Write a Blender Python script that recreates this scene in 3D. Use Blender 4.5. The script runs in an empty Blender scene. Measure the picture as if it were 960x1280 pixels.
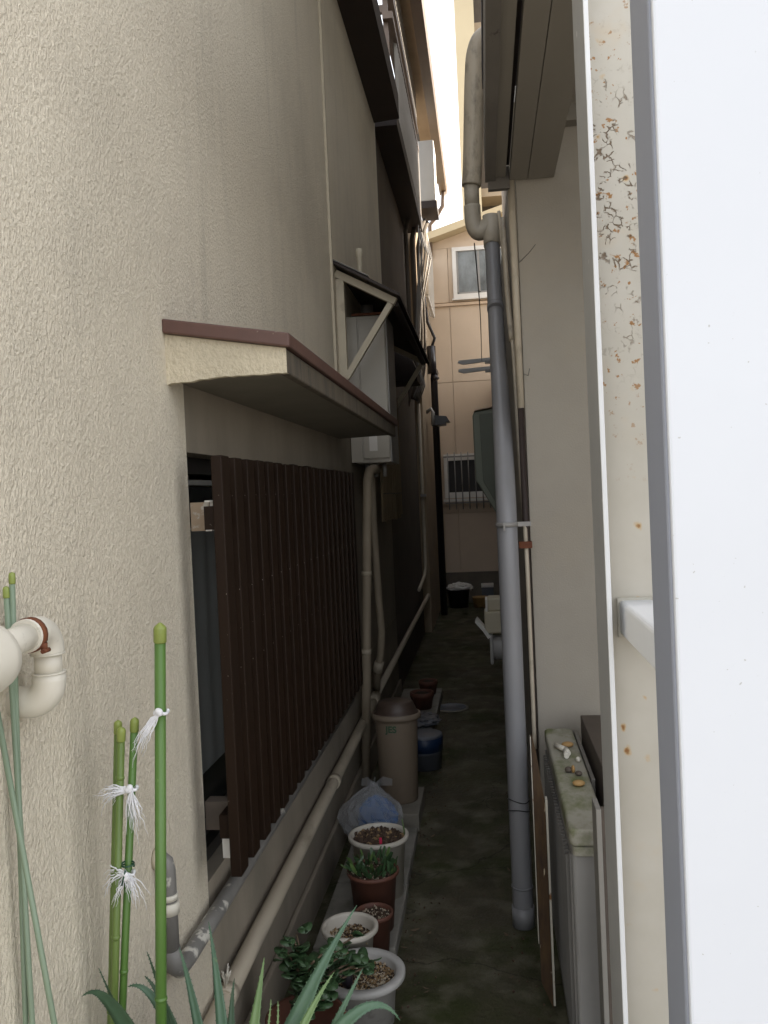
import bpy, bmesh, math, random
from mathutils import Vector, Matrix, noise
random.seed(7)
S = bpy.context.scene
C = S.collection
R = math.radians

# ------------------------------------------------------------------ camera
cam_d = bpy.data.cameras.new('camera')
cam = bpy.data.objects.new('camera', cam_d); C.objects.link(cam)
cam_d.sensor_fit = 'VERTICAL'; cam_d.sensor_height = 24.0
cam_d.lens = 1072.0/1280.0*24.0
cam_d.clip_start = 0.02; cam_d.clip_end = 2000
# columns: image right, image up, backwards, in world axes
rx = Vector((0.99215037, 0.11669448, -0.04494478))
dn = Vector((-0.0421947, -0.02593211, -0.99877281))
fw = Vector((-0.11771679, 0.99282925, -0.02080466))
m = Matrix((( rx.x, -dn.x, -fw.x, 0), (rx.y, -dn.y, -fw.y, 0), (rx.z, -dn.z, -fw.z, 1.6), (0, 0, 0, 1)))
cam.matrix_world = m
S.camera = cam

# ------------------------------------------------------------------ light
SUN_EL, SUN_AZ = R(25), R(58)          # azimuth measured from +Y towards +X
W = bpy.data.worlds.new('World'); S.world = W; W.use_nodes = True
wn = W.node_tree.nodes; wl = W.node_tree.links
sky = wn.new('ShaderNodeTexSky'); sky.sky_type = 'NISHITA'; sky.sun_disc = False
sky.sun_elevation = SUN_EL; sky.sun_rotation = SUN_AZ
sky.air_density = 1.0; sky.dust_density = 2.0; sky.ozone_density = 1.0
bg = wn['Background']; bg.inputs['Strength'].default_value = 0.15
hs = wn.new('ShaderNodeHueSaturation'); hs.inputs['Saturation'].default_value = 0.28      # thin white overcast veil
wl.new(sky.outputs[0], hs.inputs['Color']); veil = wn.new('ShaderNodeMix'); veil.data_type = 'RGBA'; veil.inputs['Factor'].default_value = 0.6
veil.inputs['B'].default_value = (2.08, 2.1, 2.18, 1)
wl.new(hs.outputs[0], veil.inputs['A']); wl.new(veil.outputs['Result'], bg.inputs[0])
sd = bpy.data.lights.new('sun', 'SUN'); sd.energy = 2.5; sd.angle = R(0.5); sd.color = (1.0, 0.86, 0.68)
so = bpy.data.objects.new('sun', sd); C.objects.link(so)
sv = Vector((math.sin(SUN_AZ)*math.cos(SUN_EL), math.cos(SUN_AZ)*math.cos(SUN_EL), math.sin(SUN_EL)))
so.rotation_euler = sv.to_track_quat('Z', 'Y').to_euler(); so.location = (5, 20, 20)
S.view_settings.view_transform = 'Standard'; S.view_settings.look = 'None'
S.view_settings.exposure = 2.42; S.view_settings.gamma = 1.0
S.render.engine = 'CYCLES'
S.cycles.max_bounces = 8; S.cycles.diffuse_bounces = 5; S.cycles.transparent_max_bounces = 12

# ------------------------------------------------------------------ materials
def mat(name, c1, c2=None, scale=6.0, rough=0.7, bump=0.0, bscale=60.0, bdist=0.004, detail=6.0,
        spec=0.5, metal=0.0, stain=None, sscale=3.0, sedge=(0.52, 0.7), speck=None, kscale=80.0, kedge=(0.66, 0.72),
        stretch=(1, 1, 1), transmission=0.0, alpha=1.0, dis=0.0):
    M = bpy.data.materials.new(name); M.use_nodes = True
    nt = M.node_tree; N = nt.nodes; L = nt.links
    P = N['Principled BSDF']
    P.inputs['Roughness'].default_value = rough; P.inputs['Metallic'].default_value = metal
    P.inputs['Specular IOR Level'].default_value = spec
    P.inputs['Transmission Weight'].default_value = transmission
    P.inputs['Alpha'].default_value = alpha
    tc = N.new('ShaderNodeTexCoord'); mp = N.new('ShaderNodeMapping'); mp.inputs['Scale'].default_value = stretch
    L.new(tc.outputs['Object'], mp.inputs['Vector'])
    def nz(sc, det=detail, rg=0.6, d=0.0):
        n = N.new('ShaderNodeTexNoise'); n.inputs['Scale'].default_value = sc; n.inputs['Detail'].default_value = det
        n.inputs['Roughness'].default_value = rg; n.inputs['Distortion'].default_value = d
        L.new(mp.outputs['Vector'], n.inputs['Vector']); return n
    def ramp(src, lo, hi):
        r = N.new('ShaderNodeMapRange'); r.inputs['From Min'].default_value = lo; r.inputs['From Max'].default_value = hi
        L.new(src, r.inputs['Value']); return r.outputs['Result']
    def mix(f, a, b):
        x = N.new('ShaderNodeMix'); x.data_type = 'RGBA'
        L.new(f, x.inputs['Factor'])
        for s, v in ((x.inputs['A'], a), (x.inputs['B'], b)):
            if isinstance(v, tuple): s.default_value = (*v, 1)
            else: L.new(v, s)
        return x.outputs['Result']
    col = None
    if c2 is None: c2 = tuple(v*0.82 for v in c1)
    n = nz(scale); col = mix(ramp(n.outputs['Fac'], 0.3, 0.7), c1, c2)
    if stain:
        s = nz(sscale, 8, 0.65); col = mix(ramp(s.outputs['Fac'], *sedge), col, stain)
    if speck:
        s = nz(kscale, 3, 0.5); col = mix(ramp(s.outputs['Fac'], *kedge), col, speck)
    L.new(col, P.inputs['Base Color'])
    if bump > 0:
        b = N.new('ShaderNodeBump'); b.inputs['Strength'].default_value = bump; b.inputs['Distance'].default_value = bdist
        q = nz(bscale, 4, 0.55, dis); L.new(q.outputs['Fac'], b.inputs['Height']); L.new(b.outputs['Normal'], P.inputs['Normal'])
    M['col'] = 1
    return M

def stucco_mat(name, c1, c2, big, strength, dist, soot_shade=None):
    """sprayed stucco: soft blobs with fine grain on them, rain streaks, and oval patches, some sooty, some painted shade"""
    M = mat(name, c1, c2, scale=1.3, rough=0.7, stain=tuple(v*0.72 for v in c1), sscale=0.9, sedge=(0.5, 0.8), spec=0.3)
    nt = M.node_tree; N = nt.nodes; L = nt.links; P = N['Principled BSDF']
    tc = N.new('ShaderNodeTexCoord'); mp = N.new('ShaderNodeMapping')
    mp.inputs['Rotation'].default_value = (R(28), 0, 0)
    mp.inputs['Scale'].default_value = (1, 1, 0.72)
    L.new(tc.outputs['Object'], mp.inputs['Vector'])
    def nz(vec, sc, det, rg, dis=0.0):
        n = N.new('ShaderNodeTexNoise'); n.inputs['Scale'].default_value = sc; n.inputs['Detail'].default_value = det
        n.inputs['Roughness'].default_value = rg; n.inputs['Distortion'].default_value = dis
        L.new(vec, n.inputs['Vector']); return n.outputs['Fac']
    def rng(src, lo, hi, t0=0.0, t1=1.0):
        r = N.new('ShaderNodeMapRange'); r.inputs['From Min'].default_value = lo; r.inputs['From Max'].default_value = hi
        r.inputs['To Min'].default_value = t0; r.inputs['To Max'].default_value = t1
        r.interpolation_type = 'SMOOTHSTEP'; L.new(src, r.inputs['Value']); return r.outputs['Result']
    def op(o_, a, b_):
        x = N.new('ShaderNodeMath'); x.operation = o_; L.new(a, x.inputs[0])
        if isinstance(b_, float): x.inputs[1].default_value = b_
        else: L.new(b_, x.inputs[1])
        return x.outputs[0]
    col = P.inputs['Base Color'].links[0].from_socket
    ms = N.new('ShaderNodeMapping'); ms.inputs['Scale'].default_value = (1, 1, 0.07); L.new(tc.outputs['Object'], ms.inputs['Vector'])
    streak = rng(nz(ms.outputs[0], 9, 6, 0.65), 0.5, 0.8, 0.0, 0.4)
    x = N.new('ShaderNodeMix'); x.data_type = 'RGBA'; L.new(streak, x.inputs['Factor']); L.new(col, x.inputs['A'])
    x.inputs['B'].default_value = (*(v*0.55 for v in c1), 1); col = x.outputs['Result']
    if soot_shade:
        for (sy, sz, ry, rz, amt) in soot_shade:
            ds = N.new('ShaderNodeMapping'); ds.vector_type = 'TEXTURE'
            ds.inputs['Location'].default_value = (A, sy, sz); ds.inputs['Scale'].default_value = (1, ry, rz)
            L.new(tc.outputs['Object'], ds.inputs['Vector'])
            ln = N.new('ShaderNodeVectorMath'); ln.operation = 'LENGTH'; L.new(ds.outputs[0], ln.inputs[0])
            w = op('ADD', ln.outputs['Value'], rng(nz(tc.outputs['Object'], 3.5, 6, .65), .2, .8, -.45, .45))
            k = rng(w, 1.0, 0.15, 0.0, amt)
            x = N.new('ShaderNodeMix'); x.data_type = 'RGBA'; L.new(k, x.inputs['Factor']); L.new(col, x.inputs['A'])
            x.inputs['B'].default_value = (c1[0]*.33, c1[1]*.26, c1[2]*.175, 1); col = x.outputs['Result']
    L.new(col, P.inputs['Base Color'])
    n1 = rng(nz(mp.outputs[0], big, 4.0, 0.6, 0.15), 0.40, 0.72)
    n2 = nz(mp.outputs[0], big*.38, 3.0, 0.55)
    n3 = rng(nz(mp.outputs[0], big*1.9, 2.0, 0.5), 0.55, 0.40)          # small pits
    x = N.new('ShaderNodeMix'); x.data_type = 'RGBA'; L.new(op('MULTIPLY', n3, 0.14), x.inputs['Factor']); L.new(col, x.inputs['A'])      # dirt held in the pits
    x.inputs['B'].default_value = (c1[0]*.45, c1[1]*.42, c1[2]*.37, 1); L.new(x.outputs['Result'], P.inputs['Base Color'])
    h = op('ADD', op('ADD', n1, op('MULTIPLY', n2, 1.3)), op('MULTIPLY', n3, -0.35))
    b = N.new('ShaderNodeBump'); b.inputs['Strength'].default_value = strength; b.inputs['Distance'].default_value = dist
    L.new(h, b.inputs['Height']); L.new(b.outputs['Normal'], P.inputs['Normal'])
    return M

A = -0.72
M_stucco = stucco_mat('rough_stucco', (0.79, 0.72, 0.585), (0.73, 0.66, 0.53), 140, 0.75, 0.0034, [(2.75, 2.25, .85, .40, .6), (3.5, 2.9, 1.5, 1.4, .62), (5.6, 2.9, 1.6, 1.7, .72), (1.7, .45, .35, .55, .3), (1.62, 1.0, .12, .5, .25)])  # oval by the hood is sooty grime; wide upper ovals paint in shade
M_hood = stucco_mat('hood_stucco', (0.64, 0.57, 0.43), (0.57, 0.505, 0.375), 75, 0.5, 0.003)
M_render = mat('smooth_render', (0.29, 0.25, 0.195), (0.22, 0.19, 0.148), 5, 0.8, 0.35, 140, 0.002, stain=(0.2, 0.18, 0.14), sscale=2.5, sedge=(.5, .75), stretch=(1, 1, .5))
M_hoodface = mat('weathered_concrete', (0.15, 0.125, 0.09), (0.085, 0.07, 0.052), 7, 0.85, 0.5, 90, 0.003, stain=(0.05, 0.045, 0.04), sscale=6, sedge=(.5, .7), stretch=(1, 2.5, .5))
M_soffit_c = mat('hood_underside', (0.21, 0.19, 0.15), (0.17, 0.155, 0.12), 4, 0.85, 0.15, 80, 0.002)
M_brownmetal = mat('brown_flashing', (0.125, 0.062, 0.048), (0.09, 0.045, 0.036), 9, 0.45, 0.1, 40, 0.002, speck=(0.3, 0.25, 0.2), kscale=60, kedge=(.7, .78))
M_slat = mat('brown_slat_paint', (0.021, 0.0105, 0.005), (0.012, 0.006, 0.0035), 2, 0.5, 0.05, 200, 0.001, speck=(0.5, 0.44, 0.38), kscale=210, kedge=(.735, .77), spec=0.18, stretch=(1, 1, .6))
M_wood = mat('weathered_wood', (0.36, 0.27, 0.18), (0.30, 0.225, 0.155), 14, 0.7, 0.2, 60, 0.001, stain=(.45, .42, .36), sscale=18, sedge=(.5, .55))
M_glass = mat('dark_window_glass', (0.02, 0.022, 0.022), (0.015, 0.018, 0.018), 2, 0.2, spec=0.5)
M_pane = mat('grey_frosted_pane', (0.145, 0.152, 0.148), (0.12, 0.126, 0.122), 2, 0.6, spec=0.4)
M_dark = mat('dark_sash', (0.02, 0.018, 0.017), None, 8, 0.5)
M_darkbrown = mat('dark_brown_board', (0.035, 0.022, 0.018), (0.025, 0.016, 0.013), 5, 0.6)
M_cream = mat('cream_paint', (0.56, 0.50, 0.38), (0.48, 0.43, 0.33), 8, 0.55, 0.1, 60, 0.001, stain=(0.3, 0.25, 0.18), sscale=9, sedge=(.6, .75))
M_white = mat('white_enamel', (0.47, 0.44, 0.38), (0.41, 0.385, 0.33), 4, 0.4, stain=(0.45, 0.41, 0.35), sscale=5, sedge=(.58, .8))
M_steel = mat('dull_steel', (0.32, 0.31, 0.29), (0.24, 0.23, 0.22), 6, 0.5, metal=0.2)
M_pvc = mat('grey_pvc', (0.235, 0.235, 0.245), (0.205, 0.205, 0.215), 4, 0.42, stain=(0.2, 0.195, 0.19), sscale=6, sedge=(.55, .75), speck=(0.45, .44, .43), kscale=45, kedge=(.76, .8), stretch=(1, 1, .35))
M_pvcw = mat('warm_grey_pvc', (0.50, 0.45, 0.37), (0.40, 0.36, 0.29), 8, 0.45, stain=(.17, .145, .11), sscale=9, sedge=(.56, .72))
M_pvcd = mat('dirty_beige_pvc', (0.52, 0.455, 0.355), (0.42, 0.365, 0.28), 9, 0.5, stain=(0.10, 0.085, 0.07), sscale=7, sedge=(.52, .68), stretch=(1, 1, .4))
M_ivory = mat('ivory_pvc', (0.70, 0.665, 0.58), (0.62, 0.585, 0.50), 6, 0.38, stain=(0.28, 0.25, 0.2), sscale=14, sedge=(.62, .72))
M_conduit = mat('beige_conduit', (0.50, 0.44, 0.345), (0.42, 0.365, 0.28), 7, 0.5, stain=(0.26, 0.22, 0.165), sscale=9, sedge=(.55, .75), stretch=(1, .4, 1))
M_lagging = mat('taped_lagging', (0.36, 0.30, 0.22), (0.25, 0.205, 0.15), 12, 0.6, 0.3, 50, 0.003, stretch=(1, 1, .4))
M_lead = mat('weathered_grey_pipe', (0.24, 0.23, 0.215), (0.16, 0.155, 0.145), 10, 0.5, 0.3, 60, 0.002, speck=(0.58, 0.56, 0.5), kscale=26, kedge=(.6, .66))
M_rust = mat('rusty_strap', (0.10, 0.028, 0.014), (0.17, 0.055, 0.02), 30, 0.8, 0.3, 100, 0.001)
M_green = mat('green_stake', (0.10, 0.20, 0.043), (0.082, 0.17, 0.035), 5, 0.35, speck=(.22, .34, .12), kscale=60, kedge=(.74, .8), stretch=(1, 1, .4))
M_green2 = mat('olive_stake', (0.135, 0.20, 0.045), (0.11, 0.17, 0.04), 6, 0.38, stretch=(1, 1, .3))
M_cap = mat('stake_cap', (0.26, 0.31, 0.07), (0.2, 0.25, 0.06), 20, 0.4)
M_captip = mat('stake_cap_tip', (0.36, 0.52, 0.36), None, 20, 0.35)
M_paleg = mat('pale_grey_green_stake', (0.21, 0.275, 0.19), (0.165, 0.22, 0.15), 6, 0.4, stretch=(1, 1, .3))
M_twine = mat('white_twine', (0.82, 0.82, 0.84), (0.75, 0.75, 0.78), 40, 0.5)
M_dkgreen = mat('green_wire', (0.02, 0.075, 0.04), None, 20, 0.4)
M_aloe = mat('aloe_leaf', (0.115, 0.205, 0.12), (0.085, 0.16, 0.10), 12, 0.45, speck=(.2, .28, .12), kscale=40, kedge=(.68, .8))
M_aloel = mat('young_aloe_leaf', (0.20, 0.30, 0.12), (0.15, 0.25, 0.10), 12, 0.45)
M_aloed = mat('dark_aloe_leaf', (0.06, 0.115, 0.06), (0.05, 0.09, 0.05), 12, 0.5)
M_leaf = mat('round_leaf', (0.05, 0.10, 0.04), (0.035, 0.075, 0.03), 20, 0.4)
M_leafl = mat('fresh_leaf', (0.10, 0.17, 0.045), (0.07, 0.12, 0.035), 20, 0.45)
M_stem = mat('brown_stem', (0.13, 0.09, 0.055), None, 20, 0.8)
M_wpot = mat('white_plastic_pot', (0.56, 0.52, 0.45), (0.49, 0.455, 0.39), 7, 0.4, stain=(0.35, 0.31, 0.25), sscale=9, sedge=(.58, .76))
M_gpot = mat('grey_plaster_bowl', (0.42, 0.41, 0.39), (0.34, 0.33, 0.31), 10, 0.7, 0.2, 90, 0.001, stain=(.2, .19, .17), sscale=14, sedge=(.58, .75))
M_terra = mat('terracotta', (0.15, 0.058, 0.036), (0.10, 0.04, 0.027), 8, 0.6, 0.15, 70, 0.001, stain=(0.06, 0.04, 0.03), sscale=7, sedge=(.52, .7))
M_soil = mat('dark_soil', (0.05, 0.032, 0.02), (0.03, 0.02, 0.013), 40, 0.9, 0.8, 120, 0.006)
M_grit1 = mat('tan_grit', (0.33, 0.22, 0.10), (0.2, 0.13, 0.07), 60, 0.8)
M_grit2 = mat('pale_grit', (0.50, 0.43, 0.32), (0.36, 0.30, 0.22), 60, 0.8)
M_grit3 = mat('brown_clod', (0.09, 0.055, 0.035), (0.06, 0.038, 0.025), 60, 0.9)
M_pink = mat('pink_tag', (0.62, 0.03, 0.09), None, 10, 0.4)
M_blackp = mat('black_plastic', (0.018, 0.015, 0.02), None, 10, 0.3)
M_bin = mat('beige_bin_plastic', (0.215, 0.168, 0.122), (0.185, 0.145, 0.105), 4, 0.5, stain=(.22, .17, .13), sscale=6, sedge=(.55, .75))
M_binlid = mat('brown_bin_lid', (0.075, 0.05, 0.038), (0.055, 0.037, 0.028), 6, 0.45)
M_mark = mat('dark_green_print', (0.03, 0.10, 0.05), None, 10, 0.5)
M_blue = mat('blue_plastic', (0.010, 0.03, 0.085), (0.008, 0.024, 0.065), 8, 0.4)
M_bluec = mat('blue_cloth', (0.03, 0.20, 0.52), (0.012, 0.06, 0.2), 14, 0.6)
M_bluegrey = mat('blue_grey_lid', (0.13, 0.14, 0.165), (0.10, 0.11, 0.13), 6, 0.45)
M_slab = mat('pale_slab', (0.27, 0.255, 0.22), (0.20, 0.19, 0.165), 9, 0.85, 0.3, 90, 0.002, stain=(.13, .125, .10), sscale=7, sedge=(.52, .7))
M_block = mat('concrete_block', (0.24, 0.22, 0.18), (0.17, 0.155, 0.13), 9, 0.9, 0.5, 90, 0.003)
M_lid = mat('mossy_plastic_lid', (0.38, 0.36, 0.30), (0.30, 0.285, 0.23), 8, 0.6, 0.1, 60, 0.001, stain=(0.13, 0.15, 0.05), sscale=9, sedge=(.44, .62), stretch=(1, .6, 1))
M_acw = mat('aged_white_cabinet', (0.29, 0.28, 0.265), (0.25, 0.24, 0.225), 4, 0.5, stain=(.35, .33, .3), sscale=6, sedge=(.58, .8))
M_acg = mat('grey_grille', (0.17, 0.16, 0.145), (0.12, 0.115, 0.105), 8, 0.55, stretch=(1, 3, .3))
M_greyboard = mat('grey_board', (0.24, 0.225, 0.20), (0.19, 0.18, 0.16), 7, 0.6, stain=(.12, .11, .09), sscale=7, sedge=(.55, .75), stretch=(1, 1, .4))
M_brownboard = mat('brown_plank', (0.115, 0.09, 0.07), (0.075, 0.06, 0.048), 9, 0.75, 0.3, 50, 0.002, stretch=(1, .3, 1))
M_rustb = mat('rusted_sheet', (0.09, 0.05, 0.017), (0.028, 0.014, 0.008), 34, 0.8, 0.5, 60, 0.003, speck=(0.5, .42, .3), kscale=90, kedge=(.66, .72), stretch=(1, 1, .22))
M_flake = mat('flaking_white_edge', (0.55, 0.52, 0.44), (0.48, 0.45, 0.38), 12, 0.7, stain=(0.2, 0.09, 0.03), sscale=24, sedge=(.6, .66))
M_ochre = mat('ochre_pebble', (0.42, 0.26, 0.10), (0.36, 0.21, 0.08), 20, 0.6)
M_wallr = mat('pale_wall', (0.355, 0.325, 0.275), (0.30, 0.272, 0.23), 1.6, 0.85, 0.5, 170, 0.002, stain=(0.34, 0.30, 0.24), sscale=2.2, sedge=(.52, .78), speck=(.3, .26, .21), kscale=70, kedge=(.7, .76))
M_eave1 = mat('flaking_fascia', (0.18, 0.165, 0.145), (0.13, 0.118, 0.105), 6, 0.8, 0.4, 50, 0.003, stain=(0.05, 0.042, 0.036), sscale=13, sedge=(.6, .64), stretch=(1, .45, 1))
M_eave2 = mat('grey_soffit', (0.25, 0.23, 0.195), (0.22, 0.20, 0.168), 3, 0.75, 0.12, 60, 0.001, stretch=(1, .4, 1))
M_steelw = mat('white_steel', (0.74, 0.75, 0.76), (0.68, 0.69, 0.7), 6, 0.5, speck=(.45, .42, .38), kscale=70, kedge=(.74, .78))
M_flange_shade = mat('shaded_flange', (0.30, 0.30, 0.295), (0.26, 0.26, 0.255), 6, 0.5, speck=(.8, .8, .8), kscale=40, kedge=(.75, .78), stretch=(1, 1, .5))  # grey puts the shade of the alley-facing sides into the colour
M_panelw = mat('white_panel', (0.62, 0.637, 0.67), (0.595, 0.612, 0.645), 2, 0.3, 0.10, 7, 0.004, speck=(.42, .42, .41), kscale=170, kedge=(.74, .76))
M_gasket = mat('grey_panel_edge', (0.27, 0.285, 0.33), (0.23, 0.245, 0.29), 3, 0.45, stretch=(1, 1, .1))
M_siding = mat('peach_siding', (0.66, 0.54, 0.42), (0.61, 0.50, 0.385), 3, 0.8, 0.2, 120, 0.002)
M_ledge = mat('peach_trim', (0.74, 0.58, 0.43), None, 5, 0.7)
M_footing = mat('grey_footing', (0.20, 0.175, 0.14), (0.14, 0.12, 0.10), 4, 0.9, 0.2, 80, 0.002)
M_alum = mat('white_aluminium', (0.78, 0.76, 0.72), (0.72, 0.7, 0.66), 6, 0.35)
M_frost = mat('frosted_glass', (0.30, 0.33, 0.34), (0.06, 0.065, 0.065), 3.2, 0.25, 0.6, 120, 0.002, stretch=(1, 1, .6))
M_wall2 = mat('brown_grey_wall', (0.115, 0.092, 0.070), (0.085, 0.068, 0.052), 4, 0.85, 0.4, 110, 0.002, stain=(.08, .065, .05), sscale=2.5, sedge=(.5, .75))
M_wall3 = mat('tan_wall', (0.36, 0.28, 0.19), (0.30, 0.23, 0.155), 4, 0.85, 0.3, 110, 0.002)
M_corr = mat('corrugated_sheet', (0.46, 0.43, 0.39), (0.38, 0.355, 0.32), 5, 0.55, stretch=(1, .3, 1))
M_gutter = mat('brown_gutter', (0.17, 0.115, 0.075), (0.13, 0.088, 0.06), 6, 0.4)
M_acfar = mat('pale_appliance', (0.52, 0.50, 0.46), (0.47, 0.45, 0.41), 4, 0.5)
M_roof = mat('dark_roof_tile', (0.06, 0.055, 0.055), (0.045, 0.04, 0.04), 6, 0.6, stretch=(1, 6, 1))
M_yellow = mat('pale_yellow_wall', (0.62, 0.52, 0.34), (0.58, 0.48, 0.31), 2, 0.8)
M_cab = mat('green_cabinet', (0.15, 0.165, 0.125), (0.125, 0.14, 0.105), 4, 0.5)
M_cabl = mat('pale_green_cabinet_rim', (0.23, 0.25, 0.19), (0.2, 0.22, 0.165), 4, 0.45)
M_meter = mat('cream_meter', (0.62, 0.56, 0.42), (0.56, 0.5, 0.37), 6, 0.5)
M_meterg = mat('grey_meter', (0.5, 0.49, 0.47), (0.42, 0.41, 0.4), 6, 0.45)
M_reed = mat('dry_reed', (0.25, 0.19, 0.115), (0.13, 0.10, 0.06), 30, 0.7, stretch=(30, 30, 1))
M_blackpipe = mat('black_pipe', (0.02, 0.018, 0.022), None, 8, 0.3)
M_street_bounce = mat('street_bounce', (0.24, 0.23, 0.21), (0.19, 0.18, 0.165), 3, 0.9, 0.5, 300, 0.003)  # unseen street made pale to bounce light into the alley

def ground_mat():
    M = mat('mossy_concrete', (0.085, 0.074, 0.048), (0.044, 0.040, 0.025), 9, 0.8, 0.9, 55, 0.006, detail=10,
            stain=(0.036, 0.044, 0.012), sscale=2.6, sedge=(.42, .68), speck=(0.15, 0.138, 0.10), kscale=7.5, kedge=(.50, .80), spec=0.25)
    N = M.node_tree.nodes; L = M.node_tree.links; P = N['Principled BSDF']
    tc = N.new('ShaderNodeTexCoord')
    nw = N.new('ShaderNodeTexNoise'); nw.inputs['Scale'].default_value = 4; nw.inputs['Detail'].default_value = 6; L.new(tc.outputs['Object'], nw.inputs['Vector'])
    vm = N.new('ShaderNodeVectorMath'); vm.operation = 'MULTIPLY_ADD'; vm.inputs[1].default_value = (.35, .35, 0); L.new(nw.outputs['Color'], vm.inputs[0]); L.new(tc.outputs['Object'], vm.inputs[2])
    vo = N.new('ShaderNodeTexVoronoi'); vo.feature = 'DISTANCE_TO_EDGE'; vo.inputs['Scale'].default_value = 1.3; L.new(vm.outputs[0], vo.inputs['Vector'])
    r = N.new('ShaderNodeMapRange'); r.inputs['From Min'].default_value = .006; r.inputs['From Max'].default_value = .001; r.inputs['To Max'].default_value = .7; L.new(vo.outputs['Distance'], r.inputs['Value'])
    col = P.inputs['Base Color'].links[0].from_socket
    x = N.new('ShaderNodeMix'); x.data_type = 'RGBA'; L.new(r.outputs[0], x.inputs['Factor']); L.new(col, x.inputs['A']); x.inputs['B'].default_value = (.014, .014, .008, 1)
    L.new(x.outputs['Result'], P.inputs['Base Color'])
    w = N.new('ShaderNodeTexNoise'); w.inputs['Scale'].default_value = 1.8; w.inputs['Detail'].default_value = 5; L.new(tc.outputs['Object'], w.inputs['Vector'])
    q = N.new('ShaderNodeMapRange'); q.inputs['From Min'].default_value = .4; q.inputs['From Max'].default_value = .65; q.inputs['To Min'].default_value = .5; q.inputs['To Max'].default_value = .9
    L.new(w.outputs['Fac'], q.inputs['Value']); L.new(q.outputs[0], P.inputs['Roughness'])
    return M
M_ground = ground_mat()

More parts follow.
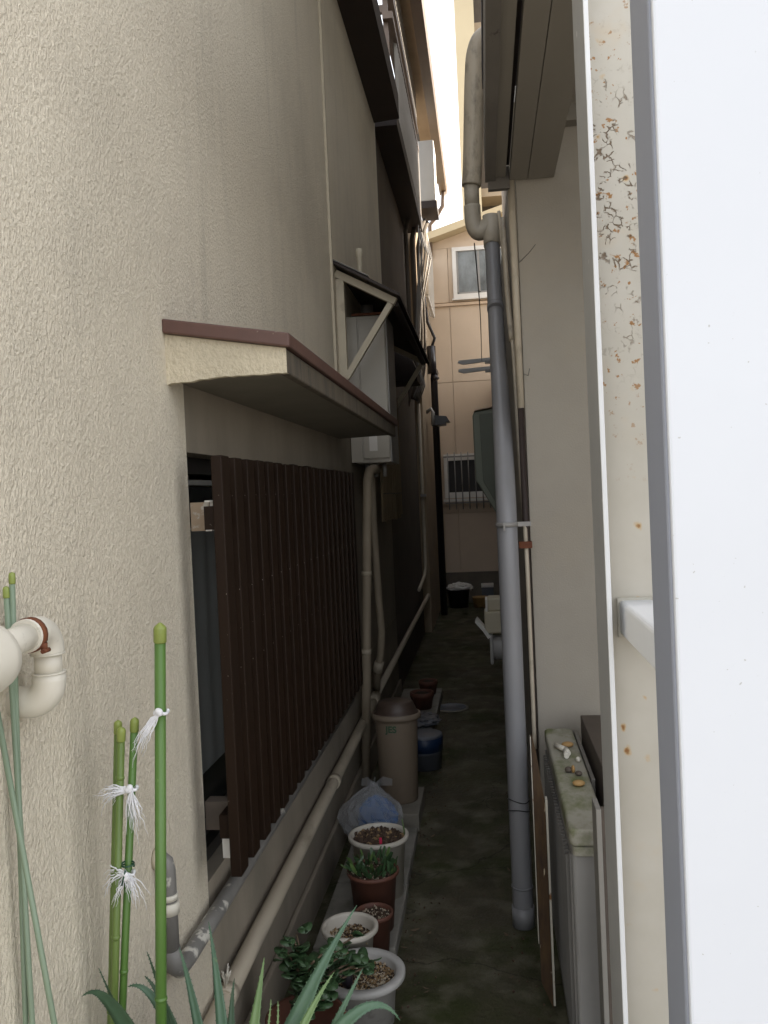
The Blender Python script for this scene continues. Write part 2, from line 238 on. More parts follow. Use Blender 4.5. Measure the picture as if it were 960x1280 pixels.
def rust_mat():
    """cream paint that has crazed, flaked and bled rust"""
    M = bpy.data.materials.new('crazed_cream_paint'); M.use_nodes = True
    N = M.node_tree.nodes; L = M.node_tree.links; P = N['Principled BSDF']; P.inputs['Roughness'].default_value = 0.5
    tc = N.new('ShaderNodeTexCoord')
    def nz(sc, det=5, rg=0.6, vec=None, dist=0):
        n = N.new('ShaderNodeTexNoise'); n.inputs['Scale'].default_value = sc; n.inputs['Detail'].default_value = det
        n.inputs['Roughness'].default_value = rg; n.inputs['Distortion'].default_value = dist
        L.new(vec or tc.outputs['Object'], n.inputs['Vector']); return n.outputs['Fac']
    def rg(src, a, b):
        r = N.new('ShaderNodeMapRange'); r.inputs['From Min'].default_value = a; r.inputs['From Max'].default_value = b
        r.interpolation_type = 'SMOOTHSTEP'; L.new(src, r.inputs['Value']); return r.outputs['Result']
    def mul(a, b):
        x = N.new('ShaderNodeMath'); x.operation = 'MULTIPLY'; L.new(a, x.inputs[0]); L.new(b, x.inputs[1]); return x.outputs[0]
    def mix(f, a, b):
        x = N.new('ShaderNodeMix'); x.data_type = 'RGBA'; L.new(f, x.inputs['Factor'])
        for s, v in ((x.inputs['A'], a), (x.inputs['B'], b)):
            if isinstance(v, tuple): s.default_value = (*v, 1)
            else: L.new(v, s)
        return x.outputs['Result']
    # warp the coordinates so the craze lines wander
    nw = N.new('ShaderNodeTexNoise'); nw.inputs['Scale'].default_value = 45; nw.inputs['Detail'].default_value = 3
    L.new(tc.outputs['Object'], nw.inputs['Vector'])
    vm = N.new('ShaderNodeVectorMath'); vm.operation = 'MULTIPLY_ADD'; vm.inputs[1].default_value = (.022, .022, .022)
    L.new(nw.outputs['Color'], vm.inputs[0]); L.new(tc.outputs['Object'], vm.inputs[2])
    vo = N.new('ShaderNodeTexVoronoi'); vo.feature = 'DISTANCE_TO_EDGE'; vo.inputs['Scale'].default_value = 88
    L.new(vm.outputs[0], vo.inputs['Vector'])
    wd = N.new('ShaderNodeMath'); wd.operation = 'MULTIPLY'; L.new(nz(28, 3), wd.inputs[0]); wd.inputs[1].default_value = .30
    sb = N.new('ShaderNodeMath'); sb.operation = 'SUBTRACT'; L.new(vo.outputs['Distance'], sb.inputs[0]); L.new(wd.outputs[0], sb.inputs[1])
    edge = rg(sb.outputs[0], -.05, -.12)
    sx = N.new('ShaderNodeSeparateXYZ'); L.new(tc.outputs['Object'], sx.inputs[0])
    # weathered zone: the stretch of the web about two metres up
    band = mul(rg(sx.outputs['Z'], 1.72, 1.9), rg(sx.outputs['Z'], 2.32, 2.12))
    patch = mul(mul(rg(nz(11, 3), 0.38, 0.56), rg(nz(52, 2), 0.51, 0.60)), band)
    crack = mul(edge, patch)
    fine = mul(rg(nz(80, 4), 0.63, 0.70), rg(nz(9, 2), 0.45, 0.6))
    base = mix(rg(nz(5), .3, .7), (0.64, 0.60, 0.52), (0.57, 0.53, 0.445))
    c = mix(rg(nz(8, 4), .55, .75), base, (0.62, 0.54, 0.42))
    dv = N.new('ShaderNodeTexVoronoi'); dv.feature = 'F1'; dv.inputs['Scale'].default_value = 34; L.new(vm.outputs[0], dv.inputs['Vector'])
    cs = N.new('ShaderNodeSeparateColor'); L.new(dv.outputs['Color'], cs.inputs[0])
    pw = N.new('ShaderNodeMath'); pw.operation = 'POWER'; L.new(cs.outputs[0], pw.inputs[0]); pw.inputs[1].default_value = 2.0
    ra = N.new('ShaderNodeMath'); ra.operation = 'MULTIPLY_ADD'; L.new(pw.outputs[0], ra.inputs[0]); ra.inputs[1].default_value = .40; ra.inputs[2].default_value = -.13
    df = N.new('ShaderNodeMath'); df.operation = 'SUBTRACT'; L.new(ra.outputs[0], df.inputs[0]); L.new(dv.outputs['Distance'], df.inputs[1])
    spots = rg(df.outputs[0], 0.0, 0.10)
    halo = rg(df.outputs[0], -.10, 0.06)
    wide = mul(rg(sx.outputs['Z'], 1.55, 1.8), rg(sx.outputs['Z'], 2.5, 2.2))
    flk = mul(rg(nz(75, 4, .6), 0.615, 0.665), wide)
    c = mix(halo, c, (0.62, 0.45, 0.24))
    c = mix(spots, c, (0.30, 0.13, 0.035))
    c = mix(flk, c, (0.38, 0.19, 0.06))
    c = mix(mul(fine, band), c, (0.26, 0.2, 0.14))
    c = mix(crack, c, (0.20, 0.14, 0.085))
    L.new(c, P.inputs['Base Color'])
    b = N.new('ShaderNodeBump'); b.inputs['Strength'].default_value = 0.8; b.inputs['Distance'].default_value = 0.002; b.invert = True
    L.new(crack, b.inputs['Height']); L.new(b.outputs['Normal'], P.inputs['Normal'])
    return M
M_web = rust_mat()

def bag_mat():
    M = bpy.data.materials.new('clear_plastic_film'); M.use_nodes = True
    N = M.node_tree.nodes; L = M.node_tree.links; out = N['Material Output']; P = N['Principled BSDF']
    P.inputs['Base Color'].default_value = (.85, .86, .88, 1); P.inputs['Roughness'].default_value = 0.2
    bt = N.new('ShaderNodeTexNoise'); bt.inputs['Scale'].default_value = 26; bt.inputs['Detail'].default_value = 5; bt.inputs['Distortion'].default_value = 2
    bb = N.new('ShaderNodeBump'); bb.inputs['Strength'].default_value = 1; bb.inputs['Distance'].default_value = .02; L.new(bt.outputs['Fac'], bb.inputs['Height']); L.new(bb.outputs['Normal'], P.inputs['Normal'])
    tr = N.new('ShaderNodeBsdfTransparent'); mx = N.new('ShaderNodeMixShader'); mx.inputs[0].default_value = 0.3
    L.new(tr.outputs[0], mx.inputs[1]); L.new(P.outputs[0], mx.inputs[2]); L.new(mx.outputs[0], out.inputs['Surface'])
    return M
M_film = bag_mat()

# ------------------------------------------------------------------ mesh helpers
LOC = {}
class MB:
    def __init__(s): s.v = []; s.f = []; s.sm = []
    def quad(s, pts, smooth=False):
        i = len(s.v); s.v += [Vector(p) for p in pts]; s.f.append(tuple(range(i, i+len(pts)))); s.sm.append(smooth); return s
    def box(s, x0, x1, y0, y1, z0, z1):
        i = len(s.v)
        s.v += [Vector(p) for p in ((x0,y0,z0),(x1,y0,z0),(x1,y1,z0),(x0,y1,z0),(x0,y0,z1),(x1,y0,z1),(x1,y1,z1),(x0,y1,z1))]
        for f in ((0,3,2,1),(4,5,6,7),(0,1,5,4),(1,2,6,5),(2,3,7,6),(3,0,4,7)):
            s.f.append(tuple(i+k for k in f)); s.sm.append(False)
        return s
    def prism(s, poly, vec):
        """closed polygon swept along vec"""
        i = len(s.v); n = len(poly); vec = Vector(vec)
        s.v += [Vector(p) for p in poly] + [Vector(p)+vec for p in poly]
        s.f.append(tuple(i+k for k in range(n))[::-1]); s.f.append(tuple(i+n+k for k in range(n)))
        s.sm += [False, False]
        for k in range(n):
            s.f.append((i+k, i+(k+1) % n, i+n+(k+1) % n, i+n+k)); s.sm.append(False)
        return s
    def tube(s, path, r, n=16, caps=True, rs=None):
        path = [Vector(p) for p in path]; m_ = len(path); i = len(s.v)
        up = None
        for k, p in enumerate(path):
            t = (path[min(k+1, m_-1)] - path[max(k-1, 0)]).normalized()
            if up is None:
                a = Vector((0, 0, 1)) if abs(t.z) < .9 else Vector((1, 0, 0))
                up = t.cross(a).normalized()
            else:
                up = (up - t*up.dot(t)).normalized()
            w = t.cross(up); rr = rs[k] if rs else r
            for q in range(n):
                a = 2*math.pi*q/n; s.v.append(p + (up*math.cos(a) + w*math.sin(a))*rr)
        for k in range(m_-1):
            for q in range(n):
                s.f.append((i+k*n+q, i+k*n+(q+1) % n, i+(k+1)*n+(q+1) % n, i+(k+1)*n+q)); s.sm.append(True)
        if caps:
            s.f.append(tuple(i+q for q in range(n))[::-1]); s.f.append(tuple(i+(m_-1)*n+q for q in range(n))); s.sm += [False, False]
        return s
    def lathe(s, prof, c, n=36, sx=1, sy=1):
        i = len(s.v); m_ = len(prof); c = Vector(c)
        for (r, z) in prof:
            for q in range(n):
                a = 2*math.pi*q/n; s.v.append(c + Vector((r*math.cos(a)*sx, r*math.sin(a)*sy, z)))
        for k in range(m_-1):
            for q in range(n):
                s.f.append((i+k*n+q, i+k*n+(q+1) % n, i+(k+1)*n+(q+1) % n, i+(k+1)*n+q)); s.sm.append(True)
        return s
    def ball(s, c, rx_, ry, rz, n=10, m_=7, jit=0.0):
        i = len(s.v); c = Vector(c)
        for k in range(m_+1):
            th = math.pi*k/m_
            for q in range(n):
                a = 2*math.pi*q/n; j = 1+random.uniform(-jit, jit)
                s.v.append(c + Vector((rx_*math.sin(th)*math.cos(a)*j, ry*math.sin(th)*math.sin(a)*j, rz*math.cos(th)*j)))
        for k in range(m_):
            for q in range(n):
                s.f.append((i+k*n+q, i+(k+1)*n+q, i+(k+1)*n+(q+1) % n, i+k*n+(q+1) % n)); s.sm.append(jit < .1)
        return s
    def chip(s, c, r):
        """small irregular stone"""
        i = len(s.v); c = Vector(c)
        ax = [Vector((1,0,0)), Vector((0,1,0)), Vector((-1,0,0)), Vector((0,-1,0)), Vector((0,0,1)), Vector((0,0,-1))]
        rot = Matrix.Rotation(random.uniform(0, 6.28), 3, Vector((random.random(), random.random(), random.random()+.1)).normalized())
        s.v += [c + rot @ (a*r*random.uniform(.55, 1.25)) for a in ax]
        for f in ((0,1,4),(1,2,4),(2,3,4),(3,0,4),(1,0,5),(2,1,5),(3,2,5),(0,3,5)):
            s.f.append(tuple(i+k for k in f)); s.sm.append(False)
        return s
    def build(s, name, m_, parent=None, bevel=0, seg=2, kind=None):
        off = LOC.get(parent.name, Vector()) if parent else Vector()
        me = bpy.data.meshes.new(name); me.from_pydata([v-off for v in s.v], [], s.f); me.update()
        bm = bmesh.new(); bm.from_mesh(me); bmesh.ops.remove_doubles(bm, verts=bm.verts, dist=1e-5)
        bmesh.ops.recalc_face_normals(bm, faces=bm.faces)
        bm.to_mesh(me); bm.free()
        if len(me.polygons) == len(s.sm): me.polygons.foreach_set('use_smooth', s.sm)
        me.materials.append(m_)
        o = bpy.data.objects.new(name, me); C.objects.link(o)
        if parent: o.parent = parent
        if bevel:
            b = o.modifiers.new('bevel', 'BEVEL'); b.width = bevel; b.segments = seg; b.limit_method = 'ANGLE'
        if kind: o['kind'] = kind
        LOC[o.name] = off.copy()          # children of a part use the same offset
        return o

def thing(name, label, cat, loc=(0, 0, 0), group=None):
    o = bpy.data.objects.new(name, None); o.empty_display_size = .1; C.objects.link(o)
    o.location = loc; LOC[o.name] = Vector(loc); o['label'] = label; o['category'] = cat
    if group: o['group'] = group
    return o
def tag(o, label, cat, group=None):
    o['label'] = label; o['category'] = cat
    if group: o['group'] = group
    return o
def struct(o): o['kind'] = 'structure'; return o
def arc(c, a, b, ang, n=8):
    """points turning from direction a to b about c, both Vectors of bend radius length"""
    c, a, b = Vector(c), Vector(a), Vector(b)
    return [c + a*math.cos(ang*k/n) + b*math.sin(ang*k/n) for k in range(n+1)]
def bez(p0, p1, p2, n=10):
    p0, p1, p2 = Vector(p0), Vector(p1), Vector(p2)
    return [p0*(1-t)**2 + p1*2*t*(1-t) + p2*t*t for t in [k/n for k in range(n+1)]]
def clone(o, loc, parent=None, rot=None):
    c = o.copy(); C.objects.link(c); c.location = loc
    if parent: c.parent = parent
    if rot: c.rotation_euler = rot
    return c

A = -0.72                      # plane of the stucco wall on the left

# ================================================================== setting
g = MB().quad([(-150, -150, 0), (150, -150, 0), (150, 150, 0), (-150, 150, 0)]).build('ground', M_street_bounce); struct(g)
def path_sheet():
    b = MB(); nx, ny = 30, 260
    x0, x1, y0, y1 = -.74, 1.25, .4, 12.2
    def P(i, j):
        x = x0+(x1-x0)*i/nx; y = y0+(y1-y0)*j/ny
        return Vector((x, y, .008 + .006*noise.noise((x*5, y*5, 0)) + .003*noise.noise((x*17, y*17, 3))))
    b.v = [P(i, j) for j in range(ny+1) for i in range(nx+1)]
    for j in range(ny):
        for i in range(nx):
            k = j*(nx+1)+i; b.f.append((k, k+1, k+nx+2, k+nx+1)); b.sm.append(True)
    return b
struct(path_sheet().build('alley_path', M_ground))

# ------------------------------------------------------------------ stucco house on the left
H1 = thing('stucco_house', 'cream stucco house filling the left side, with brown lattice window and concrete hood', 'house', (-3, 3.5, 0))
WY0, WY1, WZ0, WZ1 = 2.03, 3.95, .655, 1.725
T = -1.2
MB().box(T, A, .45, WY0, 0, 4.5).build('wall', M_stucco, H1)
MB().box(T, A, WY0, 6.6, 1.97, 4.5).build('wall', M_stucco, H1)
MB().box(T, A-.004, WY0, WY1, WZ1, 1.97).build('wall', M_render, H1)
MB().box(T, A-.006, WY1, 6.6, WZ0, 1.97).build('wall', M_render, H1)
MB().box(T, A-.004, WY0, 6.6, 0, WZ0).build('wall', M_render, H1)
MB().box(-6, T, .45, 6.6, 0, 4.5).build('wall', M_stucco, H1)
MB().box(A-.003, A+.016, 2.1, 6.6, .0, .16).build('foundation', M_render, H1, bevel=.006)
MB().box(A, A+.012, 4.255, 4.275, 2.05, 4.42).build('joint_strip', M_cream, H1)
MB().prism([(-.80, 3.6, 4.42), (-.525, 3.6, 4.44), (-.525, 3.6, 4.62), (-.80, 3.6, 4.62)], (0, 2.95, 0)).build('eave_board', M_darkbrown, H1)
MB().prism([(-.68, .4, 4.64), (-6.2, .4, 6.4), (-6.2, .4, 6.5), (-.68, .4, 4.74)], (0, 6.0, 0)).build('roof', M_roof, H1)
win = MB().box(-.86, -.80, WY0, WY1, 1.68, WZ1).box(-.86, -.80, WY0, WY1, WZ0, .70).box(-.86, -.80, WY0, 2.055, .70, 1.68).box(-.86, -.80, 2.93, 2.98, .70, 1.68).box(-.86, -.80, WY1-.04, WY1, .70, 1.68).build('window', M_dark, H1)
MB().box(-.845, -.83, 2.055, WY1-.04, .70, 1.645).build('glass', M_glass, win)
MB().box(-.80, -.792, WY0+.002, WY1-.04, .862, 1.53).build('frosted_pane', M_pane, win)
MB().box(-.795, -.765, WY0+.002, WY1, WZ0+.001, WZ0+.035).build('sill_track', M_dark, win)
MB().box(-.845, -.825, 2.055, WY1-.04, 1.65, 1.665).build('sash_rail', M_steel, win)

# hood over the window
HD = thing('window_hood', 'projecting concrete window hood with brown metal capping above the brown lattice', 'hood', (A, 3, 1.9))
def wob(o, amp, sc):
    for v in o.data.vertices:
        v.co += Vector((noise.noise(v.co*sc), noise.noise(v.co*sc+Vector((9, 0, 0))), noise.noise(v.co*sc+Vector((0, 9, 0)))))*amp
# end face with a rough lower edge; the top falls away from the wall
def ht(x): return 2.004-.05*(x-A)/.285
n = 24; b = MB(); top = []; bot = []
for k in range(n+1):
    x = A+.285*k/n
    top.append(Vector((x, 1.92, ht(x)-.012))); bot.append(Vector((x, 1.92, 1.876+.010*min(1, k/10)+.0025*noise.noise((x*70, 1, 0))+.003*noise.noise((x*25, 1, 0)))))
for k in range(n):
    b.quad([bot[k], bot[k+1], top[k+1], top[k]])
    b.quad([bot[k], top[k], top[k]+Vector((0, .02, 0)), bot[k]+Vector((0, .02, 0))])
    b.quad([bot[k], bot[k+1], bot[k+1]+Vector((0, .02, 0)), bot[k]+Vector((0, .02, 0))])
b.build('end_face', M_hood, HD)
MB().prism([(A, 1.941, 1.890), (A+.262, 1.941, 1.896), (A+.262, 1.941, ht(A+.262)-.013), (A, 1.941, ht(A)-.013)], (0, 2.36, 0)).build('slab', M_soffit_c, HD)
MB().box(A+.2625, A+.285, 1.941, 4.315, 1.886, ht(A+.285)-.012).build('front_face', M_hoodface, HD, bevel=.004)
MB().prism([(A, 1.905, ht(A)-.011), (A+.297, 1.905, ht(A+.297)-.011), (A+.297, 1.905, ht(A+.297)+.022), (A, 1.905, ht(A)+.022)], (0, 2.425, 0)).build('capping', M_brownmetal, HD, bevel=.004)

# lattice in front of the window
LT = thing('window_lattice', 'dark brown vertical slat lattice standing off the stucco wall over the window', 'lattice', (-.62, 2.9, .7))
sl = MB().box(-.0135, .0135, -.03, .03, 0, .985).build('slat', M_slat, None, bevel=.003); sl.parent = LT
sl.location = Vector((-.6135, 1.955, .722)) - LOC[LT.name]
for i in range(1, 19):
    clone(sl, Vector((-.6135+random.uniform(-.001, .001), 1.955+.1085*i, .722+random.uniform(-.002, .002)))-LOC[LT.name], LT)
for z in (1.535, .805):
    MB().box(-.655, -.628, 1.945, 3.95, z, z+.055).build('rail', M_slat, LT)
MB().box(A+.001, -.672, 2.035, 2.075, 1.53, 1.60).build('wood_bracket', M_wood, LT)
MB().box(-.671, -.656, 2.0, 2.04, 1.53, 1.534).box(-.671, -.656, 2.0, 2.04, 1.60, 1.604).box(-.671, -.656, 2.04, 2.045, 1.53, 1.604).build('channel_bracket', M_alum, LT)
MB().box(A+.001, -.658, 2.035, 2.075, .79, .86).build('wood_bracket', M_brownboard, LT)
MB().box(-.668, -.644, 2.0, 2.01, .735, .785).build('end_tag', M_alum, LT)

# weathered grey drain pipe under the sill, with its down bend
DP = thing('sill_drain_pipe', 'weathered grey drain pipe leaving the stucco wall and running under the window', 'pipe', (A, 1.9, .6))
MB().tube([(A-.01, 1.715, .858), (A+.012, 1.715, .856), (A+.021, 1.716, .848), (A+.024, 1.717, .83), (A+.024, 1.717, .66)], .0175, 14).build('down_leg', M_lead, DP)
MB().tube([(A+.024, 1.717, .665), (A+.026, 1.722, .626), (A+.029, 1.745, .606), (A+.03, 1.80, .603), (A+.03, 4.1, .612)], .0195, 14).build('sill_run', M_lead, DP)
for z0, z1, r in ((.74, .765, .0215), (.77, .782, .020)): MB().tube([(A+.024, 1.717, z0), (A+.024, 1.717, z1)], r, 14).build('tape_wrap', M_ivory, DP)
MB().tube([(A+.001, 1.715, .857), (A+.012, 1.715, .857)], .024, 14).build('wall_collar', M_cream, DP)

# long beige conduit low on the wall
CD = thing('long_conduit', 'long beige conduit running low along the left wall down the alley', 'pipe', (A, 4, .38))
MB().tube([(A-.01, 1.79, .364), (A+.015, 1.79, .364), (A+.027, 1.80, .365), (A+.03, 1.83, .366), (A+.03, 2.3, .375), (A+.03, 4.7, .40), (A+.03, 4.95, .41)], .025, 14).build('near_run', M_conduit, CD)
for p, q, r in (((A+.03, 4.86, .405), (A+.03, 5.0, .412), .031), ((A+.03, 2.02, .371), (A+.03, 2.06, .3716), .028), ((A+.03, 3.55, .386), (A+.03, 3.60, .3865), .029)): MB().tube([p, q], r, 14).build('coupling', M_conduit, CD)
MB().tube([(A+.03, 5.0, .412), (A+.03, 8, .42), (A+.035, 10.8, .44)] + bez((A+.035, 10.9, .44), (A+.035, 11.05, .44), (A+.035, 11.05, .6), 6)+[(A+.035, 11.05, 2.35)], .021, 12).build('far_run', M_conduit, CD)
b = MB()
for k in range(14):
    a = random.uniform(0, 6.28); d = Vector((random.uniform(-.01, .015), random.uniform(-.03, .01), .03+random.uniform(0, .035)))
    p = Vector((A+.03, 2.04+random.uniform(-.01, .01), .392)); b.tube([p, p+d*.5+Vector((0, 0, .006)), p+d], .0012, 5)
b.build('frayed_tape', M_ivory, CD)

# ------------------------------------------------------------------ water heater, its shelter, pipes
WH = thing('water_heater', 'white wall-mounted gas water heater under a small lean-to roof', 'water heater', (-.61, 4.9, 1.77))
MB().box(-.70, -.505, 4.70, 5.08, 1.775, 2.585).build('cabinet', M_white, WH, bevel=.006)
MB().box(-.722, -.66, 4.685, 4.69, 1.78, 2.58).box(-.652, -.51, 4.687, 4.699, 1.80, 2.565).build('front_cover', M_white, WH, bevel=.002)
MB().box(-.504, -.498, 4.70, 5.08, 1.775, 2.585).build('side_trim', M_steel, WH)
MB().box(-.62, -.575, 4.6855, 4.6865, 1.84, 1.93).build('label_plate', M_alum, WH)
MB().box(-.69, -.515, 4.70, 5.05, 2.588, 2.60).build('top_plate', M_rust, WH)
MB().lathe([(.0, .07), (.035, .07), (.035, 0)], (-.62, 4.85, 2.601), 16).build('exhaust_cowl', M_steel, WH)
b = MB()
for k in range(3): b.tube([(-.66+.05*k, 4.85, 1.775), (-.66+.05*k, 4.85, 1.70)], .012, 10)
b.build('valve_stub', M_steel, WH)

SH = thing('heater_shelter', 'small lean-to roof on cream triangular brackets over the water heater', 'lean-to roof', (A, 5.5, 2.2))
def beam(b, p, q, w, d):
    p, q = Vector(p), Vector(q); t = (q-p).normalized(); s = t.cross(Vector((0, 1, 0))).normalized()*w/2; y = Vector((0, d, 0))
    b.prism([p-s, p+s, q+s, q-s], y); return b
def bracket(Y):
    br = beam(MB(), (A+.02, Y, 2.16), (A+.02, Y, 2.72), .042, .04).build('bracket', M_cream, SH)
    beam(MB(), (A+.0, Y-.004, 2.752), (-.415, Y-.004, 2.585), .036, .04).build('rafter', M_cream, br)
    beam(MB(), (A+.035, Y-.008, 2.21), (-.44, Y-.008, 2.575), .03, .035).build('brace', M_cream, br)
bracket(4.40); bracket(6.55)
MB().prism([(A, 4.33, 2.785), (A, 4.33, 2.80), (-.385, 4.33, 2.61), (-.385, 4.33, 2.595)], (0, 2.45, 0)).build('roof_sheet', M_darkbrown, SH)
MB().prism([(A, 4.325, 2.802), (A, 4.325, 2.806), (-.54, 4.325, 2.709), (-.54, 4.325, 2.705)], (0, .2, 0)).build('flashing', M_steel, SH)
MB().box(-.44, -.405, 4.45, 6.55, 2.57, 2.592).build('purlin', M_darkbrown, SH)
MB().lathe([(0, .2), (.016, .195), (.022, .17), (.018, .15), (.015, .14), (.015, 0)], (-.62, 4.62, 2.735), 14).build('vent_pipe', M_cream, SH)

LP = thing('lagged_pipe', 'straight taped beige pipe dropping from the water heater behind the plastic bag', 'pipe', (-.64, 4.45, 0))
MB().tube([(-.60, 4.80, 1.74), (-.595, 4.62, 1.74), (-.60, 4.49, 1.725), (-.608, 4.455, 1.68), (-.618, 4.45, 1.5), (-.655, 4.45, .75), (-.69, 4.45, .06)], .024, 14).build('lagging', M_lagging, LP)
for p, q in (((-.655, 4.45, .79), (-.6555, 4.45, .765)), ((-.634, 4.45, 1.2), (-.635, 4.45, 1.18))): MB().tube([p, q], .0275, 14).build('tape_band', M_conduit, LP)
L2 = thing('feed_pipe', 'thin brown feed pipe curving from the heater down into the long conduit', 'pipe', (-.65, 4.9, .45))
MB().tube([(-.64, 4.86, 1.72), (-.645, 4.9, 1.45), (-.635, 4.9, 1.0), (-.63, 4.93, .8), (-.645, 4.95, .66), (-.67, 4.97, .58), (-.685, 5.02, .44)], .021, 12).build('hose', M_lagging, L2)
MB().tube([(-.655, 4.96, .62), (-.672, 4.975, .56)], .028, 12).build('collar', M_conduit, L2)

RS = thing('reed_screen', 'narrow dry reed screen hanging beside the water heater', 'screen', (-.60, 5.5, 1.4))
b = MB()
for k in range(46):
    y = 5.0+k*.025; r = random.uniform(.007, .011)
    b.tube([(-.60+random.uniform(-.004, .004), y, 1.44+random.uniform(-.015, .02)), (-.60+random.uniform(-.004, .004), y+random.uniform(-.006, .006), 2.28)], r, 6)
b.build('reeds', M_reed, RS, kind='stuff')
for z in (1.6, 2.0): MB().box(-.592, -.588, 5.0, 6.13, z, z+.006).build('binding', M_brownboard, RS)

# ------------------------------------------------------------------ cream trap pipe, far left
TP = thing('trap_pipe', 'cream plastic trap pipe with a rusty strap on the stucco wall', 'pipe', (-.66, 1.25, 1.4))
X = -.662; E = 1.215
ZT, ZB, BR_ = 1.420, 1.311, .032
def bend_up(z): return [(X, E-BR_+BR_*math.sin(a), z-BR_+BR_*math.cos(a)) for a in [k*math.pi/20 for k in range(11)]]
MB().tube([(X+.012, 1.02, 1.412), (X+.004, 1.12, 1.418), (X+.002, 1.16, ZT)], .020, 20).build('top_run', M_ivory, TP)
MB().tube([(X+.002, 1.15, ZT)] + bend_up(ZT) + [(X, E, 1.383)], .0243, 24).build('top_elbow', M_ivory, TP)
MB().tube([(X, E, 1.386), (X, E, 1.350)], .0202, 20).build('neck', M_ivory, TP)
for z in (1.385, 1.356): MB().tube([(X, E, z), (X, E, z-.0025)], .0252, 24).build('socket_lip', M_ivory, TP)
MB().tube([(X, E, 1.354)] + [(X-BR_+BR_*math.cos(a), E, ZB+BR_-BR_*math.sin(a)) for a in [k*math.pi/20 for k in range(11)]] + [(A-.01, E, ZB)], .0243, 24).build('bottom_elbow', M_ivory, TP)
MB().tube([(X-.07, .595, 1.404), (X-.03, .60, 1.404), (X+.004, .615, 1.404), (X+.014, .66, 1.405), (X+.012, 1.025, 1.411), (X+.011, 1.04, 1.412), (X+.010, 1.047, 1.413), (X+.010, 1.052, 1.413)], .05, 28, rs=[.049, .049, .049, .049, .049, .047, .040, .022]).build('reducer', M_ivory, TP)
MB().tube([(X+.002, 1.158, ZT), (X+.002, 1.169, ZT)], .0258, 20).build('strap', M_rust, TP)
MB().tube([(X+.023, 1.164, 1.408), (X+.023, 1.164, 1.398)], .005, 8).tube([(X+.025, 1.155, 1.397), (X+.025, 1.173, 1.397)], .0035, 8).build('strap_bolt', M_rust, TP)

# ------------------------------------------------------------------ garden stakes
def stake(label, top, bot, r, mt, nodes=(), cap=True, capm=None, group='green garden stakes'):
    top, bot = Vector(top), Vector(bot); d = (top-bot).normalized(); L_ = (top-bot).length
    t = thing('garden_stake', label, 'stake', bot, group)
    MB().tube([bot, top-d*.002], r, 14).build('cane', mt, t)
    if cap:
        MB().tube([top-d*(r*2.4+.004), top-d*(r*2.4+.002), top-d*.003, top-d*.001, top+d*.002, top+d*(r*.75), top+d*(r*.85)], r, 14, rs=[r*1.05, r*1.17, r*1.17, r*1.14, r*.95, r*.3, r*.08]).build('cap', capm or M_cap, t)
    for z in nodes:
        q = bot+(top-bot)*z
        MB().tube([q-d*.004, q-d*.001, q+d*.001, q+d*.004], r, 14, rs=[r*1.0, r*1.16, r*1.16, r*1.0]).build('node', mt, t)
    return t
def ext(p, q, z):        # continue the line p->q down to height z
    p, q = Vector(p), Vector(q); k = (z-p.z)/(q.z-p.z); return p+(q-p)*k
tall = ((-.5585, 1.4, 1.391), (-.5925, 1.4, .705))
stake('tall thick bright green stake nearest the brown lattice', tall[0], ext(*tall, .36), .0095, M_green, (.378, .1), True, M_cap)
pA = ((-.642, 1.4, 1.228), (-.684, 1.4, .70)); pB = ((-.630, 1.385, 1.220), (-.672, 1.385, .70)); pC = ((-.612, 1.4, 1.232), (-.664, 1.4, .70))
stake('short olive green stake at the back of the tied pair on the left', pA[0], ext(*pA, .39), .0062, M_green2, (.2, .4))
stake('short olive green stake at the front of the tied pair on the left', pB[0], ext(*pB, .36), .0066, M_green2, (.905, .585))
stake('short green stake standing alone between the tied pair and the tall stake', pC[0], ext(*pC, .36), .0066, M_green, (.5, .2))
g3 = 'pale grey green stakes at the left edge'
sA = ((-.693, 1.182, 1.507), (-.709, 1.182, .86)); sB = ((-.701, 1.178, 1.487), (-.697, 1.178, .86)); sC = ((-.708, 1.14, 1.36), (-.640, 1.14, .86))
stake('slim pale stake rising highest behind the cream trap pipe', sA[0], ext(*sA, .0), .0042, M_paleg, (), True, None, g3)
stake('slim pale stake just left of the highest one at the trap pipe', sB[0], ext(*sB, .0), .0042, M_paleg, (), True, None, g3)
stake('slim pale stake leaning across to the right at the left edge', sC[0], ext(*sC, .4), .0042, M_paleg, (), False, None, g3)

